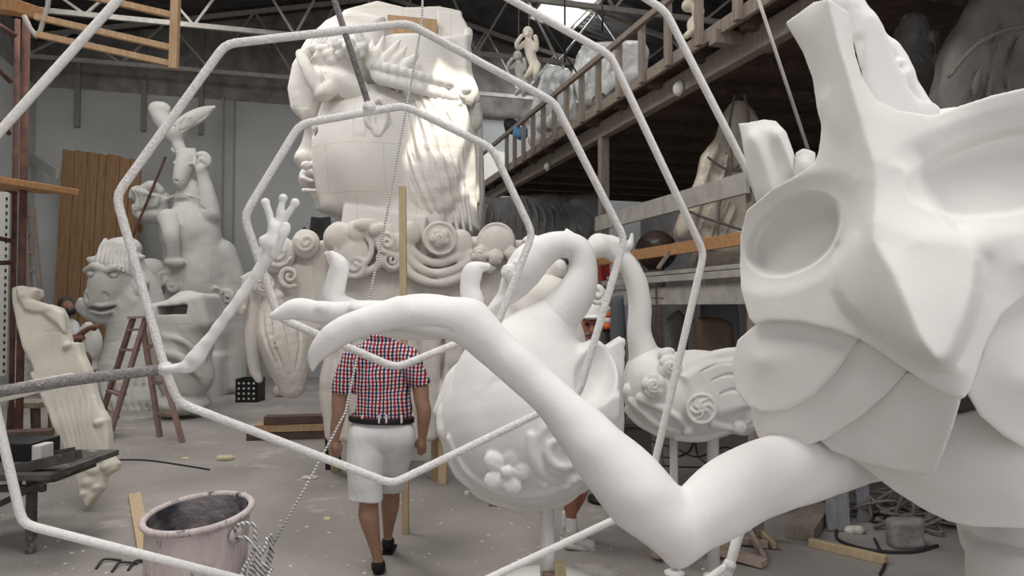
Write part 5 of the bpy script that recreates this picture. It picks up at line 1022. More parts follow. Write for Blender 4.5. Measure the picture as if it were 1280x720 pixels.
# leaning relief slab
sl_ = [(12, 362), (24, 359), (44, 363), (45, 372), (38, 379), (55, 382), (72, 386), (78, 398), (80, 418), (84, 432), (97, 431), (100, 447), (110, 466), (117, 492), (124, 515), (134, 528), (136, 545), (137, 572), (147, 582), (146, 590), (132, 598), (130, 612), (121, 622), (110, 638), (102, 624), (96, 604), (90, 584), (74, 552), (60, 515), (44, 474), (30, 440), (20, 412), (15, 388)]
DSL = 6.1; s = Sc(DSL, -30, 330, 156, 645, -26, 22, 1.4)
piv = s.p(110, 640, 0); an = math.radians(-9); pn = np.array([0, math.cos(an), math.sin(an)])
def lean(V):                           # tip the upright slab back about its foot
    y = V[:, 1]-piv[1]; z = V[:, 2]-piv[2]; W_ = V.copy(); W_[:, 1] = piv[1]+y*math.cos(an)-z*math.sin(an); W_[:, 2] = piv[2]+y*math.sin(an)+z*math.cos(an)+.01; return W_
def up(x, y, *r):                      # the same point of the slab while it still stands upright
    q = P(x, y, 1.)-CAMP; p = CAMP+q*(((piv-CAMP)@pn)/(q@pn)); v = p-piv; p = piv+np.array([v[0], 0, math.hypot(v[1], v[2])*(1 if v[2] > 0 else -1)]); e = p-CAMP; d = e@FW
    return (640+e[0]/d*FPX, 360-(e@UP)/d*FPX)+r
s.pl([up(*q) for q in sl_], 6, -12, 4); s.pl([up(*q) for q in [(16, 364), (44, 366), (36, 378), (60, 384), (76, 394), (78, 420), (70, 410), (50, 396), (28, 392)]], 13, 0, 5, 3)
for i in range(7): x = 92+i*6; s.t([up(x-22+i*2, 500, 6, 3), up(x-8, 545, 8, 3.6), up(x+2, 585+2*i*(1 if i < 4 else -.5), 9, 3.4)], 2)
for x, y, r in ((120, 592, 9), (134, 586, 8), (112, 606, 10), (122, 612, 7), (106, 620, 7), (84, 436, 6), (125, 532, 6), (62, 390, 7), (30, 372, 8)): x, y = up(x, y); s.b(x, y, 8, r, r*.7, 8, 30, 3)
s.t([up(40, 470, 6, 2.5), up(58, 505, 7, 3), up(72, 540, 7, 2.5)], 2)
for q in ([(42, 421), (60, 418), (82, 419)], [(72, 424), (78, 440), (84, 458)], [(85, 467), (95, 464), (104, 461)], [(98, 482), (108, 515), (122, 550)]): s.st([up(*p) for p in q], 1.0, .3, .6, True)
s.noise(.9, 9, 4)
tag(s.build('relief_slab', M['slab'], None, 1, lean), 'tall cream foam relief slab with carved edge leaning on the scaffold', 'relief slab')
# ------------------------------------------------------------------ stepladder
st = thing('stepladder', foot(P(180, 550, 9.2)), 'paint-spattered wooden stepladder standing open before the horse bust', 'stepladder')
top = P(174, 397, 9.25); apex = [P(166, 399, 9.25), P(182, 398, 9.25)]
feetF = [G(122, 535), G(136, 549)]; feetB = [G(200, 546), G(228, 553)]
for a, b_ in zip(apex, feetF): plank('rail', a, b_, .05, .075, M['woodpink'], '', parent=st, hint=(0, 1, 0), bev=.004)
for a, b_ in zip([P(179, 410, 9.3), P(187, 404, 9.3)], feetB): plank('rail', a, b_, .05, .075, M['woodpink'], '', parent=st, hint=(0, 1, 0), bev=.004)
for t in (.09, .26, .44, .63, .82): plank('tread', apex[0]*(1-t)+feetF[0]*t, apex[1]*(1-t)+feetF[1]*t, .11, .03, M['woodpink'], '', parent=st, bev=.003)
a0, a1 = P(179, 410, 9.3), P(187, 404, 9.3)
for t in (.18, .5, .78): plank('rung', a0*(1-t)+feetB[0]*t, a1*(1-t)+feetB[1]*t, .03, .05, M['woodpink'], '', parent=st, bev=.003)
plank('cap', P(163, 397, 9.25), P(187, 396, 9.25), .16, .03, M['woodpink'], '', parent=st, bev=.003)
# ------------------------------------------------------------------ workbench, stool, crates low at the left
wbn = thing('steel_trolley', foot(P(20, 600, 5.2)), 'low grimy steel trolley loaded with scraps in the lower left corner', 'trolley')
def pb(name, x0, y0, x1, y1, d, dep, m, parent, bev=.004, lab=None, cat=None):     # an upright box that fills a patch of the view at distance d
    a, b_ = P(x0, y1, d), P(x1, y0, d); mb = MB(); mb.box(((a[0]+b_[0])/2, d+dep/2, (a[2]+b_[2])/2), ((b_[0]-a[0])/2, dep/2, (b_[2]-a[2])/2)); o = mb.build(name, m, parent, bevel=bev)
    if lab: tag(o, lab, cat)
    return o
gm = mat('grimy_steel', (.10, .095, .09), .6, var=(.05, .045, .045), scale=9, stain=(.36, .34, .32), stain_scale=6, stain_amt=.6)
pb('table_top', -70, 592, 66, 600, 4.85, .85, gm, wbn); pb('front_rail', -70, 606, 58, 614, 5.02, .04, gm, wbn); pb('side_rail', 62, 586, 72, 602, 4.98, .5, gm, wbn)
for x in (-62, 40):
    p = P(x, 600, 5.05); mb = MB(); mb.bar(p, (p[0], p[1], 0), .05, .05, (0, 1, 0)); mb.build('leg', gm, wbn)
plank('cross_bar', P(-20, 640, 5.0), P(60, 600, 5.0), .04, .04, gm, '', parent=wbn)
pb('black_box', -40, 554, 41, 582, 5.25, .35, M['black'], None, .006, 'black box standing on the low steel trolley', 'box')
pb('white_offcut', 42, 556, 54, 585, 5.15, .15, M['dusty'], None, .01, 'upright grey-white foam offcut beside the black box', 'foam offcut')
for (x0, y0, x1, y1, d, lab) in ((10, 594, 98, 574, 4.95, 'dark iron channel end sticking out of the trolley, lower one'), (0, 586, 90, 570, 5.4, 'dark iron channel lying on the trolley, upper one')):
    a, b_ = P(x0, y0, d), P(x1, y1, d); u_ = (b_-a)/np.linalg.norm(b_-a); mb = MB(); mb.bar(a, b_, .09, .012); mb.bar(a+(0, -.04, .03), b_+(0, -.04, .03), .012, .06); mb.bar(a+(0, .04, .03), b_+(0, .04, .03), .012, .06); tag(mb.build('iron_channel', gm, bevel=.002), lab, 'steel channel')
plank('rough_timber', P(-40, 548, 5.7), P(66, 543, 5.9), .14, .09, M['wooddark'], 'rough brown timber lying behind the black box', 'timber')
pb('table_cloth_stack', 18, 426, 37, 488, 7.8, .3, mat('pegboard', (.52, .51, .49), .9, var=(.30, .29, .28), scale=25), None, .01, 'pale stacked foam blocks behind the leaning slab', 'foam blocks')
bn = thing('work_stool', foot(P(30, 540, 7.3)), 'dark wooden stool between the scaffold and the leaning slab', 'stool')
pb('seat', 10, 503, 50, 510, 7.2, .35, M['woodgrey'], bn)
for x, z in ((14, 0), (46, 0), (18, .3), (42, .3)):
    p = P(x, 508, 7.23+z); mb = MB(); mb.bar(p, (p[0]+(.03 if x > 30 else -.03), p[1], 0), .045, .045, (0, 1, 0)); mb.build('leg', M['wooddark'], bn)
pg = thing('perforated_panel', foot(P(4, 400, 8.2)), 'white panel with rows of dark holes behind the scaffold tubes', 'panel')
pb('board', -60, 236, 8, 470, 8.2, .03, M['dusty'], pg)
for y in range(246, 470, 9): pb('slot', 5, y, 7, y+4, 8.19, .02, M['black'], pg, 0)
p_ = P(-20, 470, 8.22); mb = MB(); mb.bar(p_, (p_[0], p_[1], 0), .06, .06, (0, 1, 0)); mb.build('leg', M['woodgrey'], pg)
# black bottle crate
bc = thing('bottle_crate', foot(P(308, 503, 12.8)), 'black plastic crate on the floor beside the hanging petals', 'crate')
a, b_ = G(295, 503), G(321, 503); zt = CAMZ-(475-383)*12.8/FPX; w2 = (b_[0]-a[0])/2; cx, cy = (a[0]+b_[0])/2, a[1]+.2
for (c_, h3, n_) in (((cx, cy-.2, zt/2), (w2, .012, zt/2), 'side_wall'), ((cx, cy+.2, zt/2), (w2, .012, zt/2), 'side_wall'), ((cx-w2, cy, zt/2), (.012, .2, zt/2), 'side_wall'), ((cx+w2, cy, zt/2), (.012, .2, zt/2), 'side_wall'), ((cx, cy, .02), (w2, .2, .02), 'bottom')):
    mb = MB(); mb.box(c_, h3); mb.build(n_, M['black'], bc)
mb = MB()
for i in range(4):
    for j in range(4): mb.lathe([(0, .01), (.02, .008), (.022, 0)], (cx-w2*.72+i*w2*.48, cy-.213, zt*(.16+.22*j)), 8, (0, -1, 0))
o = mb.build('dot_pattern', M['dusty'], bc); o['kind'] = 'stuff'
# ------------------------------------------------------------------ floor clutter
for (x0, y0, x1, y1, z, m_, lab) in ((308, 549, 412, 547, .05, 'wooddark', 'brown plank on the floor, lowest of the small stack'), (318, 540, 412, 538, .15, 'wood', 'brown plank resting in the middle of the small stack'), (329, 525, 412, 523, .25, 'wooddark', 'dark plank lying on top of the small stack')):
    a = G(x0, 551); b_ = G(x1, 549); a = np.array([P(x0, y0, a[1])[0], a[1]+.1, z]); b_ = np.array([P(x1, y1, a[1])[0], a[1]+.15, z]); plank('floor_plank', a, b_, .22, .095, M[m_], lab, 'plank', group='planks stacked near the frieze')
plank('timber_stick', G(168, 622)+(0, 0, .02), G(184, 702)+(0, 0, .02), .10, .04, M['woodlight'], 'pale pine stick lying on the floor left of the bucket', 'timber')
plank('timber_offcut', G(1000, 676)+(0, 0, .05), G(1022, 644)+(0, 0, .05), .20, .10, M['woodgrey'], 'short thick brown beam end on the floor before the grey board', 'timber')
plank('pale_lath', G(1012, 683)+(0, 0, .03), G(1108, 706)+(0, 0, .03), .05, .06, M['woodlight'], 'pale pine lath on the floor in front of the round stone', 'timber')
f_ = G(1058, 664); mb = MB(); mb.bar((f_[0]-.06, f_[1], 0), (f_[0]-.03, f_[1]+.12, .62), .17, .035, (0, 1, 0)); tag(mb.build('grey_board', M['grout'], bevel=.004), 'grey weathered board standing upright by the coiled rope', 'board')
f_ = G(1084, 655); mb = MB(); mb.bar((f_[0], f_[1]+.05, 0), (f_[0]+.02, f_[1]+.16, .6), .10, .03, (0, 1, 0)); tag(mb.build('grey_board', M['grout'], bevel=.004), 'narrower grey board standing behind the upright grey board', 'board')
s = Sc(5.0, 1100, 640, 1165, 695, -20, 24, 1.2); f_ = G(1132, 686); s = Sc(f_[1], 1100, 640, 1165, 695, -24, 24, 1.2); s.bx(1131, 666, 0, 21, 18, 12, 3, 7, 2); s.t([(1118, 650, 12, 1.5), (1116, 680, 12, 1.5)], 1, True); s.noise(1, 12, 3); tag(s.build('concrete_block', M['concrete']), 'rounded grey concrete block on the floor beside the coiled rope', 'stone block')
# rope pile: one long tangled rope
pts = []; c0 = G(1146, 662)
for i in range(150):
    a = i*.47+RNG.uniform(-.5, .5); r = RNG.uniform(.12, .52)*(1+.3*math.sin(i*.11)); pts.append((c0[0]+r*1.15*math.cos(a)+.1, c0[1]+.25+r*.7*math.sin(a), .02+abs(RNG.normal(0, .13))*(1.15-r)+.0))
mb = MB(); mb.tube(curve(pts, 5), .013, 7); tag(mb.build('rope_pile', M['oldrope'], None, True), 'tangled heap of old grey rope on the floor below the figure', 'rope')
for q, r, lab in (([(990, 632), (1010, 641), (1040, 642), (1060, 650), (1046, 664), (1050, 678), (1090, 690), (1140, 692), (1172, 684)], .012, 'thick dark cable looping on the floor around the concrete block'), ([(1093, 675), (1100, 690), (1106, 705), (1100, 720)], .010, 'short dark cable end running to the bottom edge')):
    mb = MB(); mb.tube(curve([G(*p)+(0, 0, r) for p in q], 8), r, 8); tag(mb.build('floor_cable', M['cable'], None, True), lab, 'cable')
for q, lab in (([(812, 552), (845, 562), (872, 572), (905, 560), (935, 570)], 'thin black wire on the floor below the right swan, upper one'), ([(806, 568), (838, 573), (860, 566), (868, 552), (872, 570), (885, 582)], 'thin black wire looping below the right swan'), ([(826, 583), (860, 585), (900, 584), (930, 578)], 'thin black wire on the floor below the right swan, lower one'), ([(137, 576), (180, 576), (225, 582), (262, 588)], 'thin black wire with a plug lying on the floor right of the slab')):
    mb = MB(); mb.tube(curve([G(*p)+(0, 0, .009) for p in q], 8), .009, 6); tag(mb.build('floor_wire', M['cable'], None, True), lab, 'cable')
for i, (px, py) in enumerate(((120, 712), (140, 716), (160, 714))):
    mb = MB(); mb.tube(curve([G(px, py)+(0, 0, .008), G(px+10, py-9)+(0, 0, .02), G(px+32, py-10)+(0, 0, .008)], 8), .008, 6); tag(mb.build('bent_wire', M['cable'], None, True), 'short bent dark wire on the floor left of the bucket', 'wire', 'bent wires')
def chip(px, py, w, h_, m, lab, seed, name='foam_chip', grp=None):
    f_ = G(px, py); d = f_[1]; s = Sc(d, px-w, py-h_*1.6-2, px+w, py+3, -w*.7, w*.7, max(.35, w/14)); rg = np.random.default_rng(seed)
    for i in range(4): s.b(px+rg.uniform(-.45, .45)*w, py-h_*.55, rg.uniform(-.2, .2)*w, w*.4, h_*.6, w*.35, rg.uniform(-10, 10), w*.08)
    s.noise(w*.03, 30/w, seed); tag(s.build(name, m), lab, 'debris', grp)
chip(282, 576, 14, 6, M['foamchip'], 'long yellowish foam scrap on the open floor', 1); chip(233, 575, 8, 3, M['foamchip'], 'small yellowish foam scrap near the wire plug', 2)
chip(410, 653, 7, 6, M['foamchip'], 'round yellowish foam scrap between rope and walking man', 3); chip(387, 600, 14, 5, M['shardm'], 'flat white plaster shard behind the walking man', 4)
chip(583, 620, 5, 6, M['shardm'], 'small white plaster chip right of the batten foot', 5); chip(163, 648, 4, 4, M['shardm'], 'white crumb beside the pale pine stick', 6); chip(1071, 668, 18, 9, M['shardm'], 'flat white plaster shard in front of the rope heap', 7)
chip(540, 583, 18, 5, M['shardm'], 'broad white shard on the floor under the frieze props', 8); chip(350, 496, 18, 14, M['shardm'], 'white plaster rubble beyond the hanging petals', 9); chip(1055, 640, 12, 7, M['shardm'], 'pale shard left of the grey board', 10)
rg = np.random.default_rng(12); mb = MB()
for i in range(420):
    px, py = rg.uniform(0, 1270), rg.uniform(480, 720); f_ = G(px, py); r = rg.uniform(.006, .022); a = rg.uniform(0, 6.28)
    if f_@UD < UL+.3 or f_@UD > 3.0 or f_[1] > 9 or px > 980: continue
    mb.add([f_+np.array([r*math.cos(a+k*2.1), r*math.sin(a+k*2.1), .001]) for k in range(3)]+[f_+np.array([0, 0, r*.6])], [(0, 1, 3), (1, 2, 3), (2, 0, 3), (2, 1, 0)])
tag(mb.build('plaster_crumbs', M['shardm']), 'tiny white plaster crumbs scattered over the workshop floor', 'debris', None, 'stuff')
# ------------------------------------------------------------------ bucket with rope
DB = 3.45; bt = thing('mixing_bucket', foot(P(248, 640, DB)), 'large plaster-crusted bucket with a rope handle on the floor', 'bucket')
tilt = np.array([.05, -.03, 1.0]); tilt /= np.linalg.norm(tilt); rim = P(248, 641, DB); R_ = S(64, DB); hgt = rim[2]
base = np.array([rim[0], rim[1], 0])+np.array([-.03, .02, 0]); axis = (rim-base)/np.linalg.norm(rim-base); H0 = np.linalg.norm(rim-base)
bm = mat('crusted_bucket', (.60, .52, .51), .85, var=(.50, .43, .425), scale=5, bump=.6, bscale=22, stain=(.05, .045, .05), stain_scale=8, stain_amt=.545, stretch=(1.6, 1.6, .45))
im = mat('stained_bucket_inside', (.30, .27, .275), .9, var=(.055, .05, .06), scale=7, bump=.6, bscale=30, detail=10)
# rim tipped slightly up to the right, towards the viewer's left
ra = np.array([-.06, -.12, 1.]); ra /= np.linalg.norm(ra)
def ringpts(c, ax, r, n=48):
    a, b_, d = ortho(ax); return [c+r*(math.cos(2*pi*k/n)*a+math.sin(2*pi*k/n)*b_) for k in range(n)]
def loft(rings, closeb=False, closet=False):
    mb = MB(); n = len(rings[0]); vs = [p for r in rings for p in r]; fs = [(i*n+k, i*n+(k+1) % n, (i+1)*n+(k+1) % n, (i+1)*n+k) for i in range(len(rings)-1) for k in range(n)]
    if closeb: fs.append(tuple(range(n))[::-1])
    if closet: fs.append(tuple((len(rings)-1)*n+k for k in range(n)))
    return mb.add(vs, fs)
ts = np.linspace(0, 1, 14); rr = [R_*(.90+.06*t) for t in ts]; axs = [axis*(1-t**3)+ra*t**3 for t in ts]
loft([ringpts(base+(rim-base)*t, a/np.linalg.norm(a), r) for t, a, r in zip(ts, axs, rr)], True).build('body', bm, bt, True)
loft([ringpts(base+(rim-base)*t, a/np.linalg.norm(a), r-.014) for t, a, r in list(zip(ts, axs, rr))[::-1][:11]], False, True).build('inside', im, bt, True)
rp = ringpts(rim, ra, R_*.985); mb = MB(); mb.tube(rp, .016, 10, closed=True); mb.build('rim', bm, bt, True)
e0 = rim+np.array([R_*.86, -R_*.42, -.07]); mb = MB(); mb.lathe([(0, 0), (.035, 0), (.035, .02), (0, .02)], e0, 16, (.86, -.42, 0)); mb.build('lug', bm, bt, True)
mb = MB(); mb.tube(curve([e0, e0+(.04, -.05, .06), e0+(.10, -.03, .05), e0+(.10, -.03, -.06), e0+(.06, -.06, -.16), e0+(.09, -.04, -.30)], 8), 0.008, 8); mb.tube(curve([e0+(.02, -.02, -.01), e0+(.07, -.07, .01), e0+(.12, -.05, -.05), e0+(.12, -.03, -.2), e0+(.11, -.04, -.34)], 8), .008, 8); mb.build('rope_handle', M['ropecoil'], bt, True)
# long flecked rope from the roof to the floor, and its coil
r0, r1, r2, r3 = P(531, -60, 4.1), P(527, 30, 4.1), P(432, 515, 3.75), P(336, 690, 3.45)
mb = MB(); mb.tube([r0, r1, r1*.5+r2*.5+(.01, 0, -.02), r2, r2*.5+r3*.5+(-.005, 0, -.02), r3], .0062, 8); mb.build('hanging_rope', M['rope'], None, True); tag(bpy.data.objects['hanging_rope'], 'flecked rope slanting from the roof to the coil beside the bucket', 'rope')
cp = []
for i in range(90):
    a = i*.55; cp.append(P(326, 690, 3.4)+np.array([.045*math.cos(a)+RNG.normal(0, .008), .05*math.sin(a), -.02-.19*abs(math.sin(i*.21))+.10*math.cos(a*.5)]))
cp += [np.array([cp[-1][0], cp[-1][1], .3]), np.array([cp[-1][0]+.05, cp[-1][1]-.05, .012]), np.array([cp[-1][0]+.2, cp[-1][1], .012])]
mb = MB(); mb.tube(curve(cp, 5), .0075, 7); tag(mb.build('rope_coil', M['ropecoil'], None, True), 'bundle of flecked rope hanging at the right side of the bucket', 'rope')
# wooden trestle pieces under the elbow
tr = thing('floor_trestle', G(930, 700), 'jumble of pinkish laths knocked together below the elbow', 'trestle')
for (x0, y0, x1, y1, z, w, m_) in ((868, 690, 956, 710, .06, .10, 'woodpink'), (905, 680, 960, 686, .05, .05, 'woodpink'), (926, 660, 968, 688, .12, .03, 'woodlight'), (924, 658, 955, 704, .12, .03, 'woodpink'), (818, 702, 862, 694, .05, .09, 'woodpink')):
    a = G(x0, y0); b_ = G(x1, y1); plank('lath', a+(0, 0, z), b_+(0, 0, .03), w, .045, M['lathpink' if m_ == 'woodpink' else m_], '', parent=tr, bev=.003)
f_ = G(893, 692); mb = MB(); mb.box((f_[0], f_[1], .16), (.09, .06, .16)); mb.build('block', M['woodlight'], tr, bevel=.005)
# ------------------------------------------------------------------ people
def gingham():
    m = bpy.data.materials.new('checked_shirt'); m.use_nodes = True; N = m.node_tree.nodes; L = m.node_tree.links; b = N['Principled BSDF']; b.inputs['Roughness'].default_value = .9; b.inputs['Specular IOR Level'].default_value = .15
    g = N.new('ShaderNodeTexCoord'); n = N.new('ShaderNodeTexNoise'); n.inputs['Scale'].default_value = 5; n.inputs['Detail'].default_value = 2; L.new(g.outputs['Object'], n.inputs[0])
    sc = N.new('ShaderNodeVectorMath'); sc.operation = 'SCALE'; sc.inputs['Scale'].default_value = .035; L.new(n.outputs['Color'], sc.inputs[0])
    ad = N.new('ShaderNodeVectorMath'); ad.operation = 'ADD'; L.new(g.outputs['Object'], ad.inputs[0]); L.new(sc.outputs[0], ad.inputs[1])
    sp = N.new('ShaderNodeSeparateXYZ'); L.new(ad.outputs[0], sp.inputs[0])
    def band(sock):
        mu = N.new('ShaderNodeMath'); mu.operation = 'MULTIPLY'; mu.inputs[1].default_value = 1/.046; L.new(sock, mu.inputs[0])
        fr_ = N.new('ShaderNodeMath'); fr_.operation = 'FRACT'; L.new(mu.outputs[0], fr_.inputs[0])
        r = N.new('ShaderNodeValToRGB'); r.color_ramp.interpolation = 'CONSTANT'; e = r.color_ramp.elements
        e[0].position = 0; e[0].color = (.43, .045, .06, 1); e[1].position = .28; e[1].color = (.80, .78, .78, 1)
        for p, c in ((.5, (.06, .065, .17, 1)), (.74, (.80, .78, .78, 1))): q = e.new(p); q.color = c
        L.new(fr_.outputs[0], r.inputs[0]); return r.outputs[0]
    mx = N.new('ShaderNodeMix'); mx.data_type = 'RGBA'; mx.blend_type = 'MULTIPLY'; mx.inputs[0].default_value = .8; L.new(band(sp.outputs[0]), mx.inputs[6]); L.new(band(sp.outputs[2]), mx.inputs[7]); L.new(mx.outputs[2], b.inputs['Base Color']); return m
def hand(s, wx, wy, wz, dx, dy, L=26, side=1, curl=.5, w=6.0, thumb=True):
    # wrist at (wx, wy, wz); (dx, dy) points along the hand; side: which edge carries the thumb; L hand length in px
    l = math.hypot(dx, dy); dx, dy = dx/l, dy/l; nx, ny = -dy, dx
    cx, cy = wx+dx*L*.28, wy+dy*L*.28; s.t([(wx, wy, wz, w*.62), (cx, cy, wz, w*.82), (wx+dx*L*.46, wy+dy*L*.46, wz, w*.72)], 1.2)
    for i, ln in enumerate((.46, .52, .48, .38)):
        o = (i-1.5)*w*.46*side*-1; bx, by = wx+dx*L*.44+nx*o, wy+dy*L*.44+ny*o
        c = curl*L*.20; pts = [(bx, by, wz, w*.30), (bx+dx*L*ln*.45, by+dy*L*ln*.45, wz-c*.4, w*.28), (bx+dx*L*ln*.75, by+dy*L*ln*.75, wz-c, w*.25), (bx+dx*L*ln*.9, by+dy*L*ln*.9, wz-c*1.9, w*.22)]
        s.t(pts, .25)
    if thumb: s.t([(wx+dx*L*.14+nx*w*.5*side, wy+dy*L*.14+ny*w*.5*side, wz-1, w*.36), (wx+dx*L*.36+nx*w*1.15*side, wy+dy*L*.36+ny*w*1.15*side, wz-3, w*.32), (wx+dx*L*.56+nx*w*1.1*side, wy+dy*L*.56+ny*w*1.1*side, wz-4, w*.26)], .5)
DM = 4.66
m1 = thing('person', foot(P(472, 716, DM)), 'person seen from behind in checked shirt and white shorts, walking away', 'person')
s = Sc(DM, 404, 366, 546, 722, -95, 30, .85)
s.t([(472, 396, -18, 14.5), (472, 402, -16, 16), (473, 409, -13, 14)], 4); s.t([(474, 410, -8, 10.5), (475, 424, -3, 11.5), (476, 434, -2, 12)], 4)      # head bowed, neck
s.b(456, 403, -16, 2.5, 5, 3, 0, 1); s.b(489, 403, -16, 2.5, 5, 3, 0, 1); s.b(472, 408, -33, 3, 4, 4, 0, 2); s.b(472, 416, -29, 7, 6, 6, 0, 3)
s.t([(446, 446, -2, 12), (476, 442, -3, 12), (508, 446, -2, 12)], 5); s.b(477, 475, -4, 33, 42, 19, 0, 8); s.b(477, 530, -4, 34, 34, 20, 0, 8)
s.t([(441, 452, 0, 11.5), (428, 478, 2, 11), (424, 503, 2, 9.5), (424, 515, 0, 9), (420, 535, -4, 7.4), (418, 550, -6, 5.4)], 3); hand(s, 418, 549, -6, .12, 1, 25, -1, .9, 6.2)
s.t([(513, 452, 0, 11.5), (524, 478, 2, 10.5), (527, 500, 2, 9.3), (530, 514, 2, 9), (529, 532, -2, 7.4), (528, 546, -4, 5.4)], 3); hand(s, 528, 545, -4, -.05, 1, 26, 1, .9, 6.2)
s.t([(458, 545, 0, 22), (458, 590, 2, 18), (461, 625, 3, 12), (461, 645, 6, 12.5), (466, 670, 4, 9), (471, 692, 2, 6.6), (473, 704, 2, 6.5)], 5)
s.t([(496, 545, -4, 21), (492, 580, -22, 16.5), (489, 612, -44, 11.5), (488, 630, -52, 12), (486, 652, -64, 8.5), (485, 668, -72, 6.2), (485, 677, -74, 6.2)], 5)
s.build('body', M['skin'], m1, 1)
s = Sc(DM, 448, 366, 500, 420, -45, 12, .9); s.t([(472, 395, -17, 15.6), (472, 402, -14, 17), (473, 408, -11, 14.6)], 4); s.b(472, 404, -38, 22, 20, 14, 0, 1, True); s.noise(.5, 25, 3); s.build('hair', M['greyhair'], m1, 1)
s = Sc(DM, 408, 410, 546, 536, -40, 34, .95)
s.t([(444, 448, -2, 14.5), (476, 439, -2, 18), (510, 448, -2, 14.5)], 6); s.b(477, 478, -4, 36.5, 44, 23, 0, 8); s.b(477, 512, -4, 38.5, 34, 25, 0, 10)
s.t([(443, 451, 0, 15.5), (432, 472, 2, 14), (427.5, 486, 2, 12.8)], 4); s.t([(511, 451, 0, 15.5), (521, 470, 2, 13.8), (526, 478, 2, 12.6)], 4)
s.bx(423, 503, 2, 24, 12, 26, -6, 1, .5, True); s.bx(533, 493, 2, 18, 12, 26, 12, 1, .5, True); s.bx(477, 541, 0, 60, 14, 50, 0, 1, .5, True)
s.ring(475, 425, -3, 11.8, 3.0, (.0, .35, 1), 2); s.t([(466, 421, 7, 3), (484, 421, 7, 3)], 2)
s.t([(440, 470, 18, 2), (445, 500, 21, 3), (442, 520, 20, 2)], 3, True); s.t([(512, 470, 18, 2), (508, 500, 21, 3), (512, 522, 20, 2)], 3, True); s.noise(.7, 16, 4)
s.build('shirt', gingham(), m1, 1)
s = Sc(DM, 428, 514, 524, 632, -75, 36, .95)
s.b(477, 540, -3, 39.5, 28, 26.5, 0, 6); s.t([(459, 545, 1, 24), (457, 585, 3, 22.5), (457, 612, 4, 21.5), (457, 624, 4, 21.5)], 4); s.t([(496, 545, -3, 23), (492, 580, -20, 20), (489, 604, -36, 17), (488, 612, -40, 16.5)], 4)
s.bx(457, 634, 4, 26, 10, 30, 0, 1, .5, True); s.bx(492, 625, -40, 15, 11, 30, 4, 1, .5, True); s.bx(477, 511, 0, 60, 10, 50, -2, 1, .5, True)
s.t([(478, 530, 26, 1.2), (478, 565, 24, 2.2), (479, 600, 10, 3)], 2.5, True); s.noise(.7, 13, 8)
s.build('shorts', M['shortswhite'], m1, 1)
s = Sc(DM, 430, 516, 524, 532, -40, 36, .8); s.b(477, 524, -3, 41, 60, 28.4); s.bx(477, 511, 0, 60, 9.5, 60, -2, .5, .2, True); s.bx(477, 537, 0, 60, 9.5, 60, -2, .5, .2, True); s.b(477, 524, -3, 36, 58, 24, 0, .5, True); b_ = s.build('belt', M['black'], m1, 1)
for x in (453, 474, 483, 502): s = Sc(DM, x-3, 516, x+3, 532, 10, 34, .5); s.bx(x, 524, 24.6-abs(x-477)*.13-(abs(x-477)/24)**2*2, 1.1, 5, 2, 0, .3); s.build('belt_loop', M['shortswhite'], b_, 1)
for q, rot in (((473, 709, 0), 0), ((485, 680, -76), 0)):
    x, y, z = q; s = Sc(DM, x-16, y-18, x+16, y+12, z-46, z+16, .75)
    s.t([(x, y+1, z+4, 7.6), (x+1, y+3, z-12, 8), (x+2, y+4, z-26, 6.5)], 2); s.b(x, y-3, z+1, 8.2, 8, 10, 0, 3); s.bx(x+1, y+7, z-9, 8.4, 1.8, 19, 0, 1.5, 1); s.bx(x, y+16, z-10, 20, 7.2, 40, 0, .3, .3, True)
    s.noise(.3, 20, 3); s.build('shoe', M['blackfab'], m1, 1)
# bearded man behind the swan
DN = 5.15
m2 = thing('person', foot(P(722, 684, DN)), 'bearded person in white cap and sneakers peering out from behind the white swan', 'person')
s = Sc(DN, 680, 384, 800, 692, -60, 46, .95)
s.b(739, 408, 0, 13, 20, 17, 0, 3); s.b(740, 420, 5, 11, 14, 13, 0, 4); s.t([(738, 428, -4, 9.5), (736, 442, -6, 10.5)], 4)
s.t([(740, 404, 17, 2.2), (740, 410, 20, 2.8), (740, 414, 20.5, 3.3)], 1.5); s.b(733.5, 405.5, 15.5, 3.4, 2.2, 3, 0, 1, True); s.b(745.5, 405.5, 15.5, 3.4, 2.2, 3, 0, 1, True)
s.t([(729, 401.5, 15, 1.5), (734, 400.5, 17, 1.8), (738, 402, 17, 1.4)], 1); s.t([(742, 402, 17, 1.4), (746, 400.5, 17, 1.8), (751, 401.5, 15, 1.5)], 1); s.t([(736, 421, 17, 1.2), (740, 420.5, 18, 1.6), (745, 421, 17, 1.2)], .6); s.b(726, 409, 0, 2, 5, 3, 0, 1); s.b(753, 409, 0, 2, 5, 3, 0, 1)
s.t([(712, 458, -6, 11), (736, 450, -6, 14), (762, 458, -6, 11)], 5); s.b(737, 490, -6, 29, 42, 18, 0, 8); s.b(733, 535, -6, 29, 30, 19, 0, 8)
s.t([(710, 462, -6, 11), (704, 495, -4, 9), (708, 520, 6, 7), (716, 540, 14, 5)], 3); hand(s, 716, 540, 14, .4, 1, 24, 1, .8, 5.6)
s.t([(764, 462, -6, 11), (770, 495, -4, 9), (766, 520, 8, 7), (758, 538, 16, 5)], 3); hand(s, 758, 538, 16, -.4, 1, 24, -1, .8, 5.6)
s.t([(722, 545, -4, 17), (716, 580, 0, 13.5), (713, 606, 2, 9.6), (713, 625, -1, 10), (714, 645, -1, 6.6), (715, 662, 0, 5.5)], 4)
s.t([(744, 545, -8, 17), (736, 580, -12, 13), (729, 604, -14, 9.4), (722, 622, -22, 9.6), (714, 642, -32, 6.4), (709, 655, -38, 5.4)], 4)
s.build('body', M['skinred'], m2, 1)
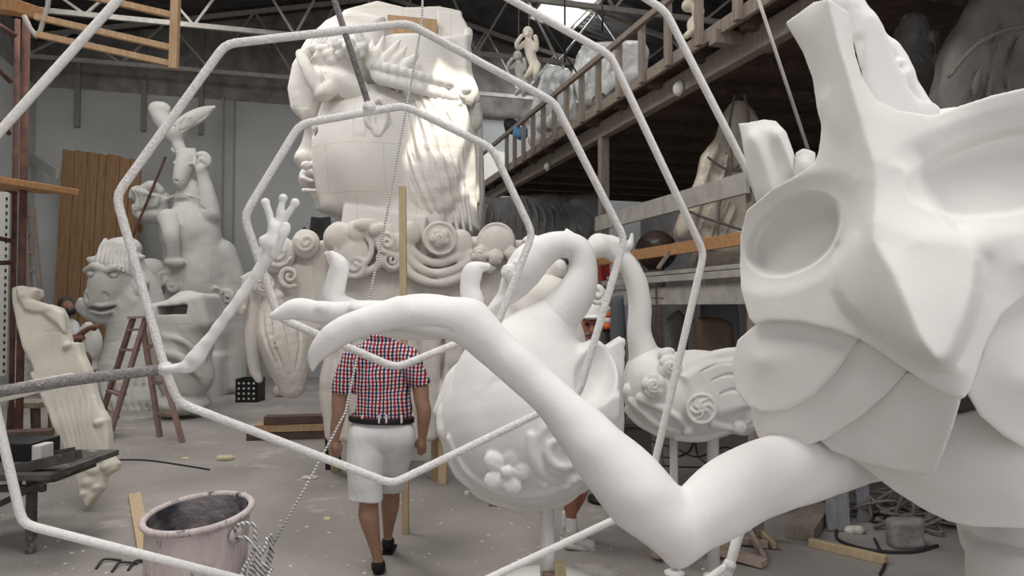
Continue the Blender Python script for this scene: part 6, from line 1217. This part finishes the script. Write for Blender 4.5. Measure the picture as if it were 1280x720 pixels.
for x in (733.5, 745.5):
    s = Sc(DN, x-4, 401, x+4, 410, 8, 22, .4); s.b(x, 405.7, 14.6, 2.0, 1.7, 1.8); s.build('eye', M['black'], m2, 1)
s = Sc(DN, 722, 410, 758, 446, -12, 30, .7); s.b(740, 424, 4, 12.2, 14.5, 14.6, 0, 2); s.t([(732, 418.5, 16, 1.5), (740, 416.8, 19.5, 2), (748, 418.5, 16, 1.5)], 1); s.b(740, 408, 14, 8, 9, 9, 0, 1, True); s.b(740, 421.5, 20, 4, 1.2, 4, 0, .6, True); s.bx(740, 402, 0, 20, 12, 30, 0, 1, 1, True); s.noise(.5, 40, 3); s.build('beard', M['greyhair'], m2, 1)
s = Sc(DN, 720, 372, 762, 404, -26, 34, .8); s.b(740, 395, -1, 15.2, 20, 19); s.bx(740, 412, 0, 30, 15.5, 40, 0, .5, .5, True); s.b(740, 397, 16, 13, 2.6, 13, 0, 1.5); s.build('cap', M['white'], m2, 1)
s = Sc(DN, 694, 436, 782, 560, -40, 30, 1.1); s.t([(712, 460, -6, 13), (736, 452, -6, 16), (762, 460, -6, 13)], 5); s.b(737, 492, -6, 32, 44, 21, 0, 8); s.b(735, 528, -6, 33, 28, 22, 0, 8); s.t([(710, 463, -6, 13), (706, 486, -4, 12)], 3); s.t([(764, 463, -6, 13), (768, 486, -4, 12)], 3); s.bx(736, 562, -6, 50, 14, 40, 0, 1, .5, True); s.b(736, 438, -4, 11, 9, 11, 0, 1, True); s.noise(.6, 12, 3); s.build('shirt', M['tee'], m2, 1)
s = Sc(DN, 694, 535, 775, 606, -44, 26, 1.1); s.b(733, 550, -6, 33, 22, 22, 0, 6); s.t([(721, 555, -4, 19), (716, 580, 0, 17), (715, 594, 1, 16)], 4); s.t([(745, 555, -8, 19), (737, 580, -12, 16), (733, 594, -14, 15)], 4); s.bx(728, 606, 0, 50, 9, 50, 0, 1, .5, True); s.build('shorts', M['khaki'], m2, 1)
for x, y, z, dz, nm in ((715, 664, 0, 12, 0), (709, 657, -38, 10, 1)):
    s = Sc(DN, x-12, y-24, x+12, y+8, z-12, z+14, .7); s.t([(x-.5, y-18, z, 6.9), (x, y, z, 6.8)], 1); s.bx(x, y-30, z, 12, 13, 12, 0, .5, .3, True); s.build('sock', M['shortswhite'], m2, 1)
    s = Sc(DN, x-14, y-12, x+38, y+26, z-14, z+24, .8); s.t([(x-1, y+9, z, 8), (x+10, y+13, z+4, 8), (x+23, y+17, z+8, 6.6)], 2); s.b(x, y+2, z, 8.4, 8, 8.6, 0, 2); s.b(x, y-7, z, 6.8, 7, 7, 0, .5, True); s.bx(x+10, y+20, z+4, 20, 2.6, 8.6, -9, 2, 1.5); sn = s.build('sneaker', mat('worn_white_sneaker', (.60, .58, .55), .85, var=(.44, .40, .36), scale=14, bump=.2), m2, 1)
    for k in range(3): mb = MB(); mb.tube([s.p(x+6+k*4, y+5+k*1.5, z+11+k), s.p(x+9+k*4, y+3.5+k*2.2, z+4), s.p(x+8+k*4, y+6+k*1.5, z-3)], .004, 6); mb.build('lace', M['shortswhite'], sn)
# masked worker sitting in the back
DW = 10.2
m3 = thing('person', foot(P(88, 500, DW)), 'seated worker with a dark face mask and pale shirt, behind the leaning slab', 'person')
s = Sc(DW, 60, 370, 145, 540, -40, 40, .75)
s.b(84, 384, 0, 7.2, 10, 8.6, 0, 2); s.b(88, 387, 3, 5, 7, 6, 0, 2); s.t([(83, 392, -2, 4.6), (82, 400, -2, 5)], 2)
s.t([(74, 406, 0, 5.5), (82, 402, -2, 6.5), (91, 406, 0, 5.5)], 3); s.b(83, 420, -2, 12, 20, 9, 0, 4); s.b(83, 444, 0, 13, 12, 11, 0, 4)
s.t([(92, 408, 2, 5.2), (95, 422, 8, 4.2), (103, 416, 14, 3.6), (112, 410, 18, 3)], 2); hand(s, 112, 410, 18, 1, -.25, 14, 1, .8, 3.6)
s.t([(74, 408, 2, 5.2), (74, 424, 6, 4.2), (84, 428, 14, 3.6), (94, 424, 18, 3)], 2); hand(s, 94, 424, 18, 1, -.2, 14, 1, .8, 3.6)
s.t([(78, 448, 4, 8.5), (90, 448, 26, 7.5), (92, 470, 28, 5), (92, 502, 26, 3.8)], 3); s.t([(88, 448, 0, 8.5), (104, 448, 16, 7.5), (106, 470, 18, 5), (106, 502, 16, 3.8)], 3)
for x, z in ((92, 26), (106, 16)): s.t([(x, 508, z, 4), (x+6, 511, z+6, 3.4)], 1)
s.build('body', M['skindark'], m3, 1)
s = Sc(DW, 66, 366, 104, 408, -22, 24, .7); s.b(82, 381, -2, 9, 10.5, 9.6); s.b(90, 389, 5, 9, 8, 10, 0, 1, True); s.build('hair', M['hair'], m3, 1)
s = Sc(DW, 76, 380, 104, 402, -12, 20, .6); s.b(88, 389.5, 4, 6.4, 5.4, 7.4); s.bx(88, 381, 4, 12, 4, 14, 0, .5, .5, True); s.build('face_mask', M['black'], m3, 1)
s = Sc(DW, 60, 396, 108, 452, -22, 24, .8); s.t([(74, 407, 0, 6.8), (82, 403, -2, 7.6), (91, 407, 0, 6.8)], 3); s.b(83, 422, -2, 13.5, 22, 10.6, 0, 4); s.t([(92, 409, 2, 6.6), (94, 417, 5, 6)], 2); s.t([(74, 409, 2, 6.6), (74, 418, 4, 6)], 2); s.bx(83, 450, 0, 30, 8, 30, 0, 1, .5, True); s.b(83, 396, -2, 5.4, 6, 6, 0, .6, True); s.build('shirt', M['tee'], m3, 1)
s = Sc(DW, 66, 434, 120, 500, -20, 42, .9); s.b(83, 447, 0, 14, 10, 12, 0, 4); s.t([(78, 448, 4, 9.6), (90, 448, 26, 8.8), (92, 470, 28, 6.4), (92, 492, 26, 5.4)], 3); s.t([(88, 448, 0, 9.6), (104, 448, 16, 8.8), (106, 470, 18, 6.4), (106, 492, 16, 5.4)], 3); s.build('trousers', M['khaki'], m3, 1)
ws = thing('sitting_box', foot(P(82, 500, DW+.05)), 'dark box the masked worker sits on', 'box'); p_ = P(83, 456, DW+.05); mb = MB(); mb.box((p_[0], p_[1]+.02, p_[2]/2-.01), (.17, .15, p_[2]/2-.01)); mb.build('box_body', M['wooddark'], ws, bevel=.01)
# dark bin under the right-hand swan
p_ = P(797, 572, 5.75); f_ = G(797, 640); mb = MB(); mb.box((P(797, 560, 5.75)[0], 5.85, .38), (.10, .10, .38)); bn_ = thing('dark_bin', (P(797, 560, 5.75)[0], 5.85, 0), 'dark square bin on the floor between the two white swans', 'bin'); mb.build('bin_body', mat('bin_brown', (.07, .06, .055), .7), bn_, bevel=.01); mb = MB(); mb.box((P(797, 560, 5.75)[0], 5.85, .77), (.115, .115, .02)); mb.build('lid', mat('bin_lid', (.06, .05, .045), .6), bn_, bevel=.008)
